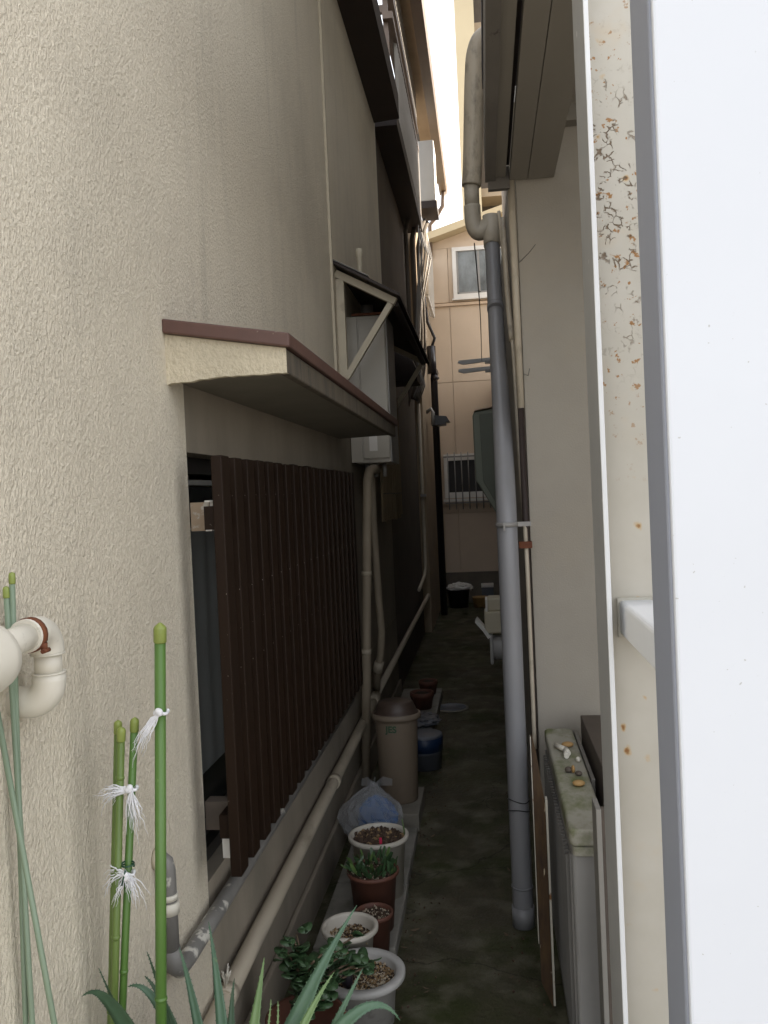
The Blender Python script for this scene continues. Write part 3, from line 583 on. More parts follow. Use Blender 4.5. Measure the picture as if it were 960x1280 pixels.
def twine(label, c, seeds, ln, spread, wrap_r, wires=False, n=26):
    t = thing('twine_tie', label, 'tie', c, 'white twine ties on the garden stakes')
    c = Vector(c); b = MB()
    for k in range(3): b.ball(c+Vector((random.uniform(-.004, .004), -.004, random.uniform(-.005, .005))), .006, .005, .006, 8, 6)
    b.tube([c+Vector((wrap_r*1.1*math.cos(a), .008+wrap_r*1.1*math.sin(a), .002*math.sin(3*a))) for a in [k*math.pi/8 for k in range(17)]], .0028, 6)
    b.build('knot', M_twine, t)
    b = MB()
    for d0 in seeds:
        d0 = Vector(d0)
        for k in range(n):
            d = (d0+Vector((random.gauss(0, spread), random.gauss(0, spread*.5), random.gauss(0, spread)))).normalized()
            l = ln*random.uniform(.5, 1.1)
            e = c+d*l+Vector((0, 0, -l*random.uniform(.1, .75)))
            pp = bez(c, c+d*l*.65+Vector((random.gauss(0, .006), -.006, random.gauss(0, .006)+.004)), e, 8); pp = [p_+Vector((random.gauss(0, .0012), 0, random.gauss(0, .0012)))*min(1, j_*.4) for j_, p_ in enumerate(pp)]
            b.tube(pp, .0008, 4, rs=[.0014, .0013, .0012, .001, .0009, .0007, .0005, .0004, .0003])
    b.build('frayed_ends', M_twine, t)
    if wires:
        MB().tube([c+Vector((.010*math.cos(a), .006+.010*math.sin(a), .012+.004*a/6)) for a in [k*math.pi/6 for k in range(20)]], .0015, 6).tube([c+Vector((0, -.006, .01)), c+Vector((-.006, -.01, -.014))], .0016, 6).build('wire', M_dkgreen, t)
twine('white twine bow tied round the tall thick stake', (-.562, 1.387, 1.247), [(-1, -.2, -1.1)], .066, .06, .0105, n=22)
twine('white frayed twine at mid height joining the olive pair to the lone short stake', (-.619, 1.383, 1.118), [(-1.6, -.2, .1), (.25, -.2, -1)], .056, .30, .008)
twine('lower white frayed twine with a green wire on the short stakes', (-.632, 1.383, .972), [(.6, -.2, -.6), (-1, 0, -.1)], .042, .38, .008, wires=True)

# ------------------------------------------------------------------ planter with aloe
PL = thing('planter', 'long brown planter box on the ground holding the green stakes at bottom left', 'planter', (-.51, 1.47, 0))
b = MB()
x0, x1, y0, y1 = -.719, -.32, 1.215, 1.735
b.box(x0, x1, y0, y0+.015, .01, .42).box(x0, x1, y1-.015, y1, .01, .42).box(x0, x0+.006, y0+.015, y1-.015, .01, .42).box(x1-.015, x1, y0+.015, y1-.015, .01, .42)
b.build('box', M_terra, PL, bevel=.003)
MB().box(x0+.007, x1-.016, y0+.016, y1-.016, .30, .385).build('soil', M_soil, PL)
AL = thing('aloe_plant', 'spiky green aloe spreading its toothed leaves at the bottom left', 'plant', (-.50, 1.5, .385))
def blade(pts, w, mt, th=.006, teeth=True, parent=AL, n=18):
    """channelled tapering leaf with toothed margins along a curve"""
    P = [Vector(p) for p in pts]
    path = bez(P[0], P[1], P[2], n) if len(P) == 3 else P
    b = MB(); rings = []
    n = len(path)-1
    for k, p in enumerate(path):
        t = (path[min(k+1, n)]-path[max(k-1, 0)]).normalized()
        side = t.cross(Vector((0, -.75, .65))).normalized(); nrm = side.cross(t).normalized()
        f = k/n; ww = w*.68*(1-f**1.6)*(0.75+.25*math.cos(f*2)) + .0006
        rings.append((p+side*ww+nrm*ww*.28, p+side*ww*.45-nrm*ww*.05, p-side*ww*.45-nrm*ww*.05, p-side*ww+nrm*ww*.28, p-side*ww*.5-nrm*(th*(1-f)+.0004), p+side*ww*.5-nrm*(th*(1-f)+.0004), side, ww, nrm, t))
    i = len(b.v)
    for r_ in rings: b.v += list(r_[:6])
    for k in range(n):
        for q in range(6):
            b.f.append((i+k*6+q, i+k*6+(q+1) % 6, i+(k+1)*6+(q+1) % 6, i+(k+1)*6+q)); b.sm.append(True)
    b.f.append(tuple(i+q for q in range(6))); b.f.append(tuple(i+n*6+q for q in range(6))); b.sm += [False, False]
    if teeth:
        steps = int((path[-1]-path[0]).length/.014)
        for s_ in range(1, steps):
            u_ = s_/steps*n; k = min(int(u_), n-1); fr = u_-k
            for e, sg in ((0, 1), (3, -1)):
                q = rings[k][e].lerp(rings[k+1][e], fr); sd_ = rings[k][6]*sg; t = rings[k][9]
                b.quad([q-t*.0013-sd_*.0008, q+t*.0013-sd_*.0008, q+sd_*.0022+t*.0012])
    return b.build('leaf', mt, parent)
LV = [  # tip, middle, width, material, base offset
    ((-.302, 1.75, .745), (-.42, 1.60, .60), .042, M_aloe, (.01, .02, .0)),
    ((-.462, 1.60, .714), (-.475, 1.55, .60), .030, M_aloel, (.0, -.02, .02)),
    ((-.588, 1.65, .757), (-.54, 1.58, .63), .026, M_aloe, (-.02, .02, 0)),
    ((-.632, 1.60, .73), (-.59, 1.56, .66), .022, M_aloe, (-.03, .01, 0)),
    ((-.677, 1.46, .733), (-.60, 1.45, .775), .026, M_aloe, (-.03, -.02, 0)),
    ((-.635, 1.44, .765), (-.57, 1.42, .73), .026, M_aloed, (-.04, -.03, 0)),
    ((-.66, 1.26, .835), (-.64, 1.36, .83), .036, M_aloed, (-.06, -.08, 0)),
    ((-.655, 1.31, .852), (-.63, 1.36, .70), .012, M_aloed, (-.06, -.06, 0)),
    ((-.326, 1.60, .688), (-.395, 1.52, .62), .026, M_aloel, (.03, -.02, 0)),
    ((-.27, 1.60, .696), (-.32, 1.55, .62), .021, M_aloe, (.06, 0, 0)),
    ((-.20, 1.58, .61), (-.27, 1.56, .745), .030, M_aloe, (.04, -.01, 0)),
    ((-.62, 1.42, .82), (-.59, 1.43, .72), .014, M_aloed, (-.05, -.04, 0)),
    ((-.43, 1.52, .68), (-.435, 1.5, .6), .009, M_aloel, (.02, -.05, 0)),
    ((-.42, 1.53, .672), (-.41, 1.5, .6), .008, M_aloel, (.03, -.05, 0)),
    ((-.36, 1.62, .66), (-.40, 1.55, .56), .016, M_aloe, (.03, .03, 0)),
    ((-.53, 1.62, .66), (-.53, 1.55, .60), .022, M_aloed, (0, .04, 0)),
    ((-.40, 1.66, .62), (-.45, 1.6, .55), .02, M_aloed, (.02, .05, 0)),
]
for tip, mid, w, mt, o_ in LV:
    blade([Vector((-.50, 1.5, .385))+Vector(o_), mid, tip], w, mt)
MB().tube([(-.50, 1.5, .33), (-.50, 1.5, .44)], .03, 10).build('stem', M_stem, AL)

# ------------------------------------------------------------------ paving slabs and pots along the left wall
lab = ['pale slab under the gritty bowl at the bottom of the frame', 'pale slab under the white bowl and small terracotta pot', 'pale slab under the tall white pot', 'pale slab below the clear plastic bag']
ys = [1.95, 2.40, 2.86, 3.36, 3.93]
for k in range(4):
    sb = MB().box(-.655, -.375+random.uniform(-.008, .008), ys[k]+.006, ys[k+1]-.006, .002, .052+random.uniform(-.003, .003)).build('paving_slab', M_slab, None, bevel=.006)
    tag(sb, lab[k], 'slab', 'slabs under the flower pots')
blk = MB().box(-.66, -.372, 3.985, 4.36, .002, .09).build('concrete_block', M_block, None, bevel=.006); tag(blk, 'low concrete block carrying the beige rubbish bin', 'block')

def pot(label, c, z0, zr, r, rb, rim, mt, cat='flower pot', group='pots along the left wall', soil=M_soil, fill=.03, sx=1.0, lip=.014, name='flower_pot'):
    t = thing(name, label, cat, (c[0], c[1], z0), group)
    h = zr-z0
    prof = [(0, 0), (rb, 0), (rb+(r-rim-rb)*.9, h-lip-.002), (r-rim*.25, h-lip), (r, h-lip+.004), (r, h-.003), (r-.004, h), (r-rim+.002, h), (r-rim-.002, h-.008), (rb*.9, .01), (0, .01)]
    MB().lathe(prof, (c[0], c[1], z0), 48, sx=sx).build('shell', mt, t)
    b = MB(); rr = (r-rim)*(1-.12*fill/h)-.002
    zz = zr-fill; nr = 8; i = 0
    prof2 = [(rr*k/nr, .004*noise.noise((k*3.1, c[1]*9, 0))) for k in range(nr, -1, -1)]
    MB().lathe(prof2, (c[0], c[1], zz), 28, sx=sx).build('soil', soil, t)
    return t, rr, zz
def grit(t, c, rr, zz, mts, n, r0, r1, sx=1.0, x_from=-1):
    for name, mt, frac in mts:
        b = MB()
        for k in range(int(n*frac)):
            a = random.uniform(0, 6.28); q = rr*math.sqrt(random.random())*.97
            b.chip((c[0]+q*math.cos(a)*sx, c[1]+q*math.sin(a), zz+random.uniform(.001, .007)), random.uniform(r0, r1))
        b.build(name, mt, t, kind='stuff')
G3 = [('tan_grit', M_grit1, .45), ('pale_grit', M_grit2, .3), ('dark_grit', M_grit3, .25)]

t, rr, zz = pot('wide grey plaster bowl of tan grit, nearest of the pots', (-.42, 2.473), .052, .20, .128, .09, .026, M_gpot, fill=.028, lip=.02, name='plaster_bowl', cat='bowl')
grit(t, (-.42, 2.473), rr, zz, G3, 900, .003, .006)
t, rr, zz = pot('small white bowl pot half filled with yellowish grit', (-.49, 2.69), .052, .222, .092, .062, .014, M_wpot, fill=.04, lip=.018)
grit(t, (-.49, 2.69), rr, zz, G3, 420, .003, .0055)
t, rr, zz = pot('small terracotta pot squeezed behind the white bowl pot', (-.432, 2.838), .052, .195, .066, .045, .008, M_terra, fill=.016)
grit(t, (-.432, 2.838), rr, zz, [('pale_grit', M_grit2, .3), ('dark_clods', M_grit3, .7)], 200, .003, .006)
t, rr, zz = pot('terracotta pot with short stubby green shoots', (-.455, 3.01), .052, .262, .094, .066, .008, M_terra, fill=.014)
grit(t, (-.455, 3.01), rr, zz, [('pale_grit', M_grit2, .25), ('dark_clods', M_grit3, .75)], 260, .004, .008)
fb = {M_leaf: MB(), M_leafl: MB()}
for k in range(120):
    a = random.uniform(0, 6.28); q = .085*math.sqrt(random.random()); base = Vector((-.455+q*math.cos(a), 3.01+q*math.sin(a)*.9+.015, zz))
    d = Vector((math.cos(a)*.5+random.gauss(0, .35), math.sin(a)*.4+random.gauss(0, .35), 1.0)).normalized()
    l = random.uniform(.02, .062) if q > .03 else random.uniform(.015, .035)
    s_ = d.cross(Vector((random.random()-.5, random.random()-.5, .3))).normalized()*random.uniform(.004, .009)
    e = base+d*l
    bb = fb[M_leafl if random.random() < .25 else M_leaf]
    bb.quad([base, base+d*l*.55+s_, e+s_*.6, e+d*.003, e-s_*.6, base+d*l*.55-s_], True)
fb[M_leaf].build('foliage', M_leaf, t, kind='stuff'); fb[M_leafl].build('young_foliage', M_leafl, t, kind='stuff')
t, rr, zz = pot('tall white plastic pot of dark clods with a pink tag', (-.467, 3.275), .052, .283, .118, .088, .014, M_wpot, fill=.02, lip=.018)
grit(t, (-.467, 3.275), rr, zz, [('dark_clods', M_grit3, .85), ('tan_grit', M_grit1, .15)], 300, .006, .012)
MB().box(-.455, -.444, 3.205, 3.207, zz-.01, zz+.032).build('plant_tag', M_pink, t, bevel=.0008)
MB().tube([(-.367, 3.29, zz), (-.368, 3.29, zz+.03), (-.374, 3.292, zz+.07)], .003, 6).build('shoot', M_leafl, t)

# round leaved plant in front of the bowl
JP = thing('round_leaved_plant', 'dark green round leaved shrubby plant spilling over the grey bowl', 'plant', (-.53, 2.2, .052))
MB().lathe([(0, 0), (.075, 0), (.10, .155), (.108, .156), (.108, .175), (.098, .175), (.09, .15), (0, .15)], (-.53, 2.2, .052), 32).build('pot', M_terra, JP)
lf = MB(); npt = 10
for k in range(npt):
    pass
ring = [Vector((.5*math.sin(2*math.pi*k/npt)*(.9+.1*math.cos(2*math.pi*k/npt)), .5-.5*math.cos(2*math.pi*k/npt), .06*math.cos(4*math.pi*k/npt))) for k in range(npt)]
i = 0; lf.v = [Vector((0, .5, -.05))]+ring+[v+Vector((0, 0, -.02)) for v in ring]
for k in range(npt):
    lf.f.append((0, 1+k, 1+(k+1) % npt)); lf.sm.append(True)
    lf.f.append((1+k, 1+npt+k, 1+npt+(k+1) % npt, 1+(k+1) % npt)); lf.sm.append(True)
lf.f.append(tuple(1+npt+k for k in range(npt))); lf.sm.append(True)
leaf0 = lf.build('leaf', M_leaf, None)
stems = MB(); first = True; cnt = 0
for k in range(24):
    a = random.uniform(0, 6.28); l = random.uniform(.08, .26)
    p0 = Vector((-.53, 2.2, .21)); e = p0+Vector((math.cos(a)*random.uniform(.04, .13)+.04, math.sin(a)*random.uniform(.03, .12)+.06, l*.75))
    c1 = p0+Vector((0, 0, l*.6)); path = bez(p0, c1, e, 8); stems.tube(path, .003, 6)
    for q in range(2, 9):
        for sgn in (-1, 1):
            if random.random() < .15: continue
            if first: o = leaf0; first = False
            else: o = leaf0.copy(); C.objects.link(o)
            o.parent = JP; p = path[q]+Vector((random.gauss(0, .004), random.gauss(0, .004), 0)); o.location = p-LOC[JP.name]
            o.rotation_euler = (random.uniform(-.3, .7), random.uniform(-.5, .5), random.uniform(0, 6.28)); sc = random.uniform(.028, .05); o.scale = (sc*.85, sc, sc)
            cnt += 1
stems.build('stem', M_stem, JP)
DB = thing('dark_spike', 'pointed glossy dark plastic spike standing in the grey grit bowl', 'garden spike', (-.455, 2.42, .17))
MB().lathe([(.0, 0), (.012, .002), (.017, .02), (.0165, .035), (.011, .055), (.0055, .075), (.0035, .10), (.0012, .125), (0, .13)], (-.455, 2.42, .175), 14).build('body', M_blackp, DB)

# plastic bag of blue cloth
BG = thing('plastic_bag', 'knotted clear plastic bag holding crumpled blue cloth behind the tall white pot', 'bag', (-.555, 3.68, .052))
def crumple(c, r, sz, amp, f, n=40, seed=0, sharp=True):
    b = MB(); c = Vector(c); m_ = n//2
    for k in range(m_+1):
        th = math.pi*k/m_
        for q in range(n):
            a = 2*math.pi*q/n; d = Vector((math.sin(th)*math.cos(a), math.sin(th)*math.sin(a), math.cos(th)))
            x = noise.noise(d*f+Vector((seed, 0, 0))); y = noise.noise(d*f*2.3+Vector((0, seed, 0)))
            rad = 1+amp*((1-2*abs(x)) if sharp else x)+amp*.5*(1-2*abs(y))
            b.v.append(c+Vector((d.x*r*sz[0], d.y*r*sz[1], d.z*r*sz[2]))*1.0*rad if False else c+Vector((d.x*r*sz[0]*rad, d.y*r*sz[1]*rad, d.z*r*sz[2]*rad)))
    for k in range(m_):
        for q in range(n):
            b.f.append((k*n+q, (k+1)*n+q, (k+1)*n+(q+1) % n, k*n+(q+1) % n)); b.sm.append(False)
    return b
bagb = crumple((-.555, 3.70, .20), .118, (1.05, .8, 1.0), .17, 3.1, 34, 3)
for v in bagb.v:          # gather towards the knot
    k = max(0, min(1, (v.z-.20)/.14)); kk = 1-.78*k**1.5
    v.x = -.54+(v.x+.54)*kk; v.y = 3.70+(v.y-3.70)*kk
    v.z = max(v.z, .056)
bagb.build('film', M_film, BG)
cl = crumple((-.525, 3.705, .175), .075, (.95, .75, 1.1), .22, 3.4, 40, 11); 
for v in cl.v: v.z = max(v.z, .07)
cl.build('blue_cloth', M_bluec, BG)
b = MB()
for a, l in ((.2, .085), (2.9, .055), (1.4, .04), (4.4, .045)):
    p = Vector((-.54, 3.70, .325)); e = p+Vector((math.cos(a)*l, math.sin(a)*l*.6, .012)); s_ = Vector((0, .012, .016))
    mid_ = p.lerp(e, .5)+Vector((0, 0, .012))
    b.quad([p-s_*.3, mid_-s_, mid_+s_, p+s_*.3], True).quad([mid_-s_, e-s_*.8, e+s_*.7, mid_+s_], True)
b.ball((-.54, 3.70, .325), .02, .018, .016, 10, 6, .2)
b.build('knot', M_film, BG)

# bin
BN = thing('rubbish_bin', 'beige plastic rubbish bin with dark brown lid on a block', 'bin', (-.482, 4.20, .09))
c = (-.482, 4.185, .09)
MB().lathe([(0, 0), (.088, 0), (.092, .006), (.105, .39), (.107, .405), (.121, .408), (.123, .415), (.122, .432), (.116, .436), (.108, .425), (.1, .41)], c, 48, 1.0, .85).build('body', M_bin, BN)
MB().lathe([(.112, .425), (.112, .437), (.103, .442), (.097, .46), (.086, .485), (.076, .491), (.0, .492)], c, 40, 1.0, .85).build('lid', M_binlid, BN)
MB().tube([(-.575, 4.185, .53), (-.59, 4.18, .50), (-.585, 4.175, .47)], .008, 8).build('handle', M_bin, BN)
cu = bpy.data.curves.new('print', 'FONT'); cu.body = 'JES'; cu.size = .044; cu.extrude = .0004; cu.offset = .0012
tmp = bpy.data.objects.new('print', cu); C.objects.link(tmp); bpy.context.view_layer.update()
me = bpy.data.meshes.new_from_object(tmp.evaluated_get(bpy.context.evaluated_depsgraph_get()))
bpy.data.objects.remove(tmp)
for v in me.vertices:      # wrap on to the curved front
    x, y, z = v.co; a = (x-.044)/.104
    v.co = Vector((c[0]+.1062*math.sin(a), c[1]-.1062*.85*math.cos(a)-z, .445+y))-LOC[BN.name]
me.materials.clear(); me.materials.append(M_mark)
pr = bpy.data.objects.new('printed_mark', me); C.objects.link(pr); pr.parent = BN

# blue tub, far slabs and pots
BT = thing('blue_tub', 'round blue tub with grey lid on the ground behind the beige bin', 'tub', (-.41, 4.93, 0))
MB().lathe([(0, .012), (.095, .012), (.102, .10), (.104, .101), (.104, .115)], (-.41, 4.93, 0), 32).build('base', M_bluegrey, BT)
MB().lathe([(.102, .113), (.107, .115), (.109, .19), (.10, .195)], (-.41, 4.93, 0), 32).build('band', M_blue, BT)
MB().lathe([(.106, .188), (.106, .203), (.098, .207), (0, .209)], (-.41, 4.93, 0), 32).build('lid', M_bluegrey, BT)
for k, (a, b_, l) in enumerate(((5.12, 5.84, 'pale slab under the crumpled white sheet past the bin'), (5.86, 6.6, 'farthest pale slab, under the two dark red pots'))):
    sb = MB().box(-.69, -.40+.01*k, a, b_, .002, .078+.006*k).build('paving_slab', M_slab, None, bevel=.006); tag(sb, l, 'slab', 'slabs under the far pots')
def lowpot(label, c, r, h, z0):
    t = thing('dark_red_pot', label, 'flower pot', (*c, z0), 'dark red pots past the bin')
    MB().lathe([(0, 0), (r*.75, 0), (r*.95, h*.7), (r, h*.72), (r, h), (r*.86, h), (r*.82, h*.85), (0, h*.84)], (*c, z0), 28).build('shell', M_terra, t)
    MB().lathe([(r*.8, 0), (r*.5, .012), (0, .016)], (*c, z0+h*.84), 16).build('soil', M_soil, t)
lowpot('dark red pot on the far slab, nearer of two', (-.50, 5.99), .085, .115, .085)
lowpot('dark red pot on the far slab, farther of two', (-.485, 6.42), .072, .10, .085)
cs = crumple((-.48, 5.62, .10), .10, (1.0, 1.3, .28), .25, 3.0, 32, 5)
for v in cs.v: v.z = max(v.z, .08)
tag(cs.build('crumpled_sheet', M_bluegrey, None), 'crumpled pale plastic sheet lying on the slab beyond the bin', 'plastic sheet')
MC = thing('manhole_cover', 'small round grey cover set in the mossy alley floor', 'manhole cover', (-.307, 6.26, .01))
MB().lathe([(.105, .0), (.105, .011), (.098, .012), (.096, .009), (0, .009)], (-.307, 6.26, .012), 40).build('lid', M_bluegrey, MC)
MB().lathe([(.122, 0), (.122, .008), (.107, .008), (.107, 0)], (-.307, 6.26, .012), 40).build('rim', M_block, MC)

LG = MB()
for k in range(700):
    side = random.random()
    x = -.37+abs(random.gauss(0, .05)) if side < .45 else (.14-abs(random.gauss(0, .05)) if side < .85 else random.uniform(-.35, .1))
    y = 1.9+9.5*random.random()**1.8
    LG.chip((x, y, .013), random.uniform(.002, .006))
LG.build('grit', M_grit3, None)['kind'] = 'stuff'
LL = MB()
for k in range(60):
    x = random.choice([random.uniform(-.37, -.25), random.uniform(.0, .14)]); y = 2.0+6*random.random()**1.5; a = random.uniform(0, 6.28); l = random.uniform(.008, .02)
    d = Vector((math.cos(a), math.sin(a), 0))*l; w_ = Vector((-math.sin(a), math.cos(a), .25))*l*.35; p = Vector((x, y, .019))
    LL.quad([p-d, p-w_, p+d+Vector((0, 0, l*.3)), p+w_])
LL.build('leaf_litter', M_stem, None)['kind'] = 'stuff'

# far end clutter
TB = thing('washing_tub', 'dark navy tub with a crumpled white cloth at the alley end', 'tub', (-.42, 11.75, 0))
MB().lathe([(0, .01), (.125, .01), (.155, .24), (.165, .245), (.165, .26), (.15, .26), (.12, .03), (0, .03)], (-.42, 11.75, 0), 32).build('shell', M_blackp, TB)
cs = crumple((-.40, 11.78, .27), .13, (1.1, .7, .45), .3, 2.6, 32, 8)
tag(cs.build('white_cloth', M_alum, None), 'crumpled white cloth heaped on the dark tub', 'cloth')
YB = thing('straw_basket', 'low straw coloured basket on the ground by the gas meter end', 'basket', (-.12, 11.7, 0))
MB().lathe([(0, .01), (.09, .01), (.11, .14), (.115, .15), (.10, .15), (.08, .03), (0, .03)], (-.12, 11.7, 0), 24).build('shell', M_ochre, YB)
PB = thing('paper_box', 'small whitish carton tilted against the far wall', 'box', (.0, 11.9, .2))
MB().box(-.10, .06, 11.8, 12.0, .012, .26).build('carton', M_bluegrey, PB, bevel=.004)
MB().box(-.105, .065, 11.79, 12.005, .262, .30).build('flap', M_alum, PB, bevel=.003)

# ------------------------------------------------------------------ second house on the left
H2 = thing('rear_house', 'dark second house farther down the left side with balcony and pipes', 'house', (-2, 9, 0))
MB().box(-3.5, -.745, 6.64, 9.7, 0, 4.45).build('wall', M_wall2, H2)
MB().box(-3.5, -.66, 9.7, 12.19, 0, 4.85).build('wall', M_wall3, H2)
MB().box(-3.5, -.558, 6.7, 9.5, 4.46, 4.588).build('balcony_floor', M_darkbrown, H2)
def corr(y0, y1, z0, z1, x):
    n = int((y1-y0)/.02); b = MB()
    pts = [(x+(.012 if (k//2) % 2 else -.012), y0+(y1-y0)*k/n) for k in range(n+1)]
    for k in range(n):
        (xa, ya), (xb, yb) = pts[k], pts[k+1]
        b.quad([(xa, ya, z0), (xb, yb, z0), (xb, yb, z1), (xa, ya, z1)])
        b.quad([(xa-.004, ya, z0), (xb-.004, yb, z0), (xb-.004, yb, z1), (xa-.004, ya, z1)])
        b.quad([(xa, ya, z0), (xb, yb, z0), (xb-.004, yb, z0), (xa-.004, ya, z0)])
    return b
corr(7.1, 9.5, 4.585, 5.35, -.575).build('balcony_cladding', M_corr, H2)
corr(6.75, 9.4, 5.56, 6.35, -.575).build('upper_cladding', M_corr, H2)
b = MB()
for z in (5.36, 5.56): b.box(-.64, -.558, 6.75, 9.45, z-.05, z+.004)
b.build('balcony_rail', M_gutter, H2)
b = MB()
for y in (6.8, 9.42): b.box(-.64, -.60, y, y+.05, 4.58, 6.3)
b.box(-.74, -.60, 7.0, 7.04, 5.50, 5.56).build('balcony_post', M_gutter, H2)
MB().prism([(-.46, 6.7, 5.80), (-.36, 6.7, 5.80), (-.345, 6.7, 5.90), (-.47, 6.7, 5.90)], (0, 5.6, 0)).build('gutter', M_gutter, H2)
MB().box(-.61, -.40, 6.7, 12.2, 5.93, 5.98).build('eave_board', M_wall3, H2)
MB().prism([(-.38, 6.7, 5.99), (-.38, 6.7, 6.06), (-.7, 6.7, 6.2), (-.7, 6.7, 6.12)], (0, 5.55, 0)).build('roof', M_roof, H2)
MB().tube([(-.40, 12.15, 5.8), (-.42, 12.15, 5.6), (-.52, 12.15, 5.45), (-.61, 12.15, 5.35), (-.62, 12.15, 4.9)], .03, 10).build('gutter_outlet', M_gutter, H2)
AC2 = thing('balcony_appliance', 'pale boxy appliance hanging at the balcony end below the brown gutter', 'appliance', (-.5, 9.9, 4.85))
MB().box(-.585, -.41, 9.75, 10.2, 4.88, 5.56).build('cabinet', M_acfar, AC2, bevel=.012)
MB().box(-.595, -.40, 9.74, 10.21, 4.80, 4.878).build('bracket', M_darkbrown, AC2)
b = MB()
for k, (x, y) in enumerate(((-.70, 8.9), (-.66, 9.2), (-.62, 9.5), (-.60, 9.62))):
    b.tube([(x+.06, y+.5, 4.75), (x+.03, y+.2, 4.55), (x, y, 4.3), (x, y+.02, 3.4), (x-.02, y, 2.7+.1*k), (x-.06, y, 2.5+.1*k)], .022+.004*(k % 2), 8)
PW = thing('wall_pipes', 'bundle of dark pipes and cables on the second house wall', 'pipes', (-.68, 9.2, 3)); b.build('pipe', M_wall2, PW)
b = MB()
for k in range(5):
    y = 9.0+.16*k; b.tube([(-.60, y+.3, 4.6), (-.57+.02*k, y, 4.2), (-.60, y-.1, 3.7), (-.66, y, 3.1), (-.62, y+.05, 2.8), (-.7, y, 2.6)], .008, 6)
b.build('cable', M_steel, PW)
GW = thing('far_window_grille', 'pale metal window grille seen edge on high on the far left wall', 'grille', (-.6, 10.9, 4.3))
b = MB().box(-.64, -.565, 10.3, 10.33, 3.95, 4.75).box(-.64, -.565, 11.55, 11.58, 3.95, 4.75).box(-.60, -.57, 10.3, 11.58, 3.93, 3.96).box(-.60, -.57, 10.3, 11.58, 4.75, 4.78); b.build('frame', M_alum, GW)
bar = MB().box(-.012, .012, -.012, .012, 0, .79).build('bar', M_alum, None); bar.parent = GW; bar.location = Vector((-.585, 10.42, 3.96))-LOC[GW.name]
for k in range(1, 10): clone(bar, Vector((-.585, 10.42+.12*k, 3.96))-LOC[GW.name], GW)
VH = thing('vent_cowl', 'dark boxy vent cowl on the second house wall behind the lean-to roof', 'vent', (-.65, 7.0, 2.5))
MB().prism([(-.745, 6.9, 2.50), (-.50, 6.9, 2.50), (-.50, 6.9, 2.58), (-.60, 6.9, 2.83), (-.745, 6.9, 2.84)], (0, .35, 0)).build('cowl', M_darkbrown, VH, bevel=.004)
LM = thing('black_wall_lamp', 'black boxy lamp fixture jutting from the far left wall', 'lamp', (-.6, 10.4, 2.4))
MB().prism([(-.60, 10.3, 2.39), (-.43, 10.3, 2.40), (-.43, 10.3, 2.43), (-.38, 10.3, 2.43), (-.42, 10.3, 2.50), (-.60, 10.3, 2.52)], (0, .22, 0)).build('shade', M_blackpipe, LM, bevel=.004)
MB().tube([(-.66, 10.35, 2.56), (-.60, 10.33, 2.60), (-.58, 10.32, 2.55), (-.585, 10.30, 2.40)], .022, 10).build('arm', M_steel, LM)
BP = thing('black_downpipe', 'black downpipe at the far left corner reaching the ground', 'downpipe', (-.58, 11.0, 0))
MB().tube([(-.585, 11.0, .02), (-.585, 11.0, 3.05), (-.57, 10.98, 3.12), (-.54, 10.97, 3.13)], .045, 14).build('pipe', M_blackpipe, BP)
MB().tube([(-.60, 10.95, 3.1), (-.60, 10.95, 3.45)], .055, 12).tube([(-.585, 10.95, 3.08), (-.545, 10.94, 3.02)], .04, 12).tube([(-.60, 10.95, 3.42), (-.55, 10.94, 3.55), (-.63, 10.9, 3.75), (-.66, 10.8, 4.1)], .02, 10).build('bend', M_blackpipe, BP)
TC = thing('twin_conduit', 'pair of thin vertical conduits on the wall before the black downpipe', 'pipe', (-.66, 9.8, 1))
MB().tube([(-.70, 9.66, 2.6), (-.70, 9.66, 1.35), (-.70, 9.64, .75), (-.70, 9.4, .68), (-.70, 8.6, .62)], .018, 8).build('tube', M_conduit, TC)
MB().box(-.72, -.66, 9.62, 9.70, 1.55, 1.58).build('clip', M_steel, TC)

# ------------------------------------------------------------------ house closing the alley
H3 = thing('end_house', 'peach panelled house closing the end of the alley', 'house', (0, 12.3, 0))
MB().box(-3, 3, 12.24, 13.5, .0, 4.9).build('wall', M_siding, H3)
MB().box(-3, 3, 12.19, 12.239, .0, .44).build('footing', M_footing, H3)
for (x0, x1) in ((-1.29, -.387), (-.381, .52)):
    for (z0, z1) in ((.443, 1.285), (1.291, 3.132), (3.138, 4.20), (4.26, 5.02)):
        MB().box(x0, x1, 12.20, 12.238, z0, z1).build('siding_panel', M_siding, H3, bevel=.003)
MB().box(-1.29, .52, 12.17, 12.199, 4.205, 4.245).build('trim_ledge', M_ledge, H3)
MB().prism([(-3, 12.20, 5.022), (-1.2, 12.2, 5.022), (.8, 12.20, 5.022), (3, 12.20, 5.022), (3, 12.2, 5.5), (1.5, 12.2, 5.7), (-.6, 12.20, 5.1)], (0, .5, 0)).build('gable', M_siding, H3)
MB().prism([(-3, 11.95, 4.42), (1.5, 11.95, 5.70), (1.5, 11.95, 5.80), (-3, 11.95, 4.52)], (0, 3, 0)).prism([(1.5, 11.95, 5.70), (4, 11.95, 5.0), (4, 11.95, 5.1), (1.5, 11.95, 5.80)], (0, 3, 0)).build('roof', M_yellow, H3)  # pale roof colour stands in for the glow over the gable
w = MB().box(-.32, .42, 12.16, 12.198, 4.96, 5.015).box(-.32, .42, 12.16, 12.198, 4.30, 4.36).box(-.32, -.265, 12.16, 12.198, 4.36, 4.96).box(.37, .42, 12.16, 12.198, 4.36, 4.96).build('window', M_alum, H3)
MB().box(-.34, .44, 12.13, 12.197, 4.275, 4.297).build('sill', M_alum, w)
MB().box(-.264, .369, 12.185, 12.195, 4.361, 4.959).build('pane', M_frost, w)
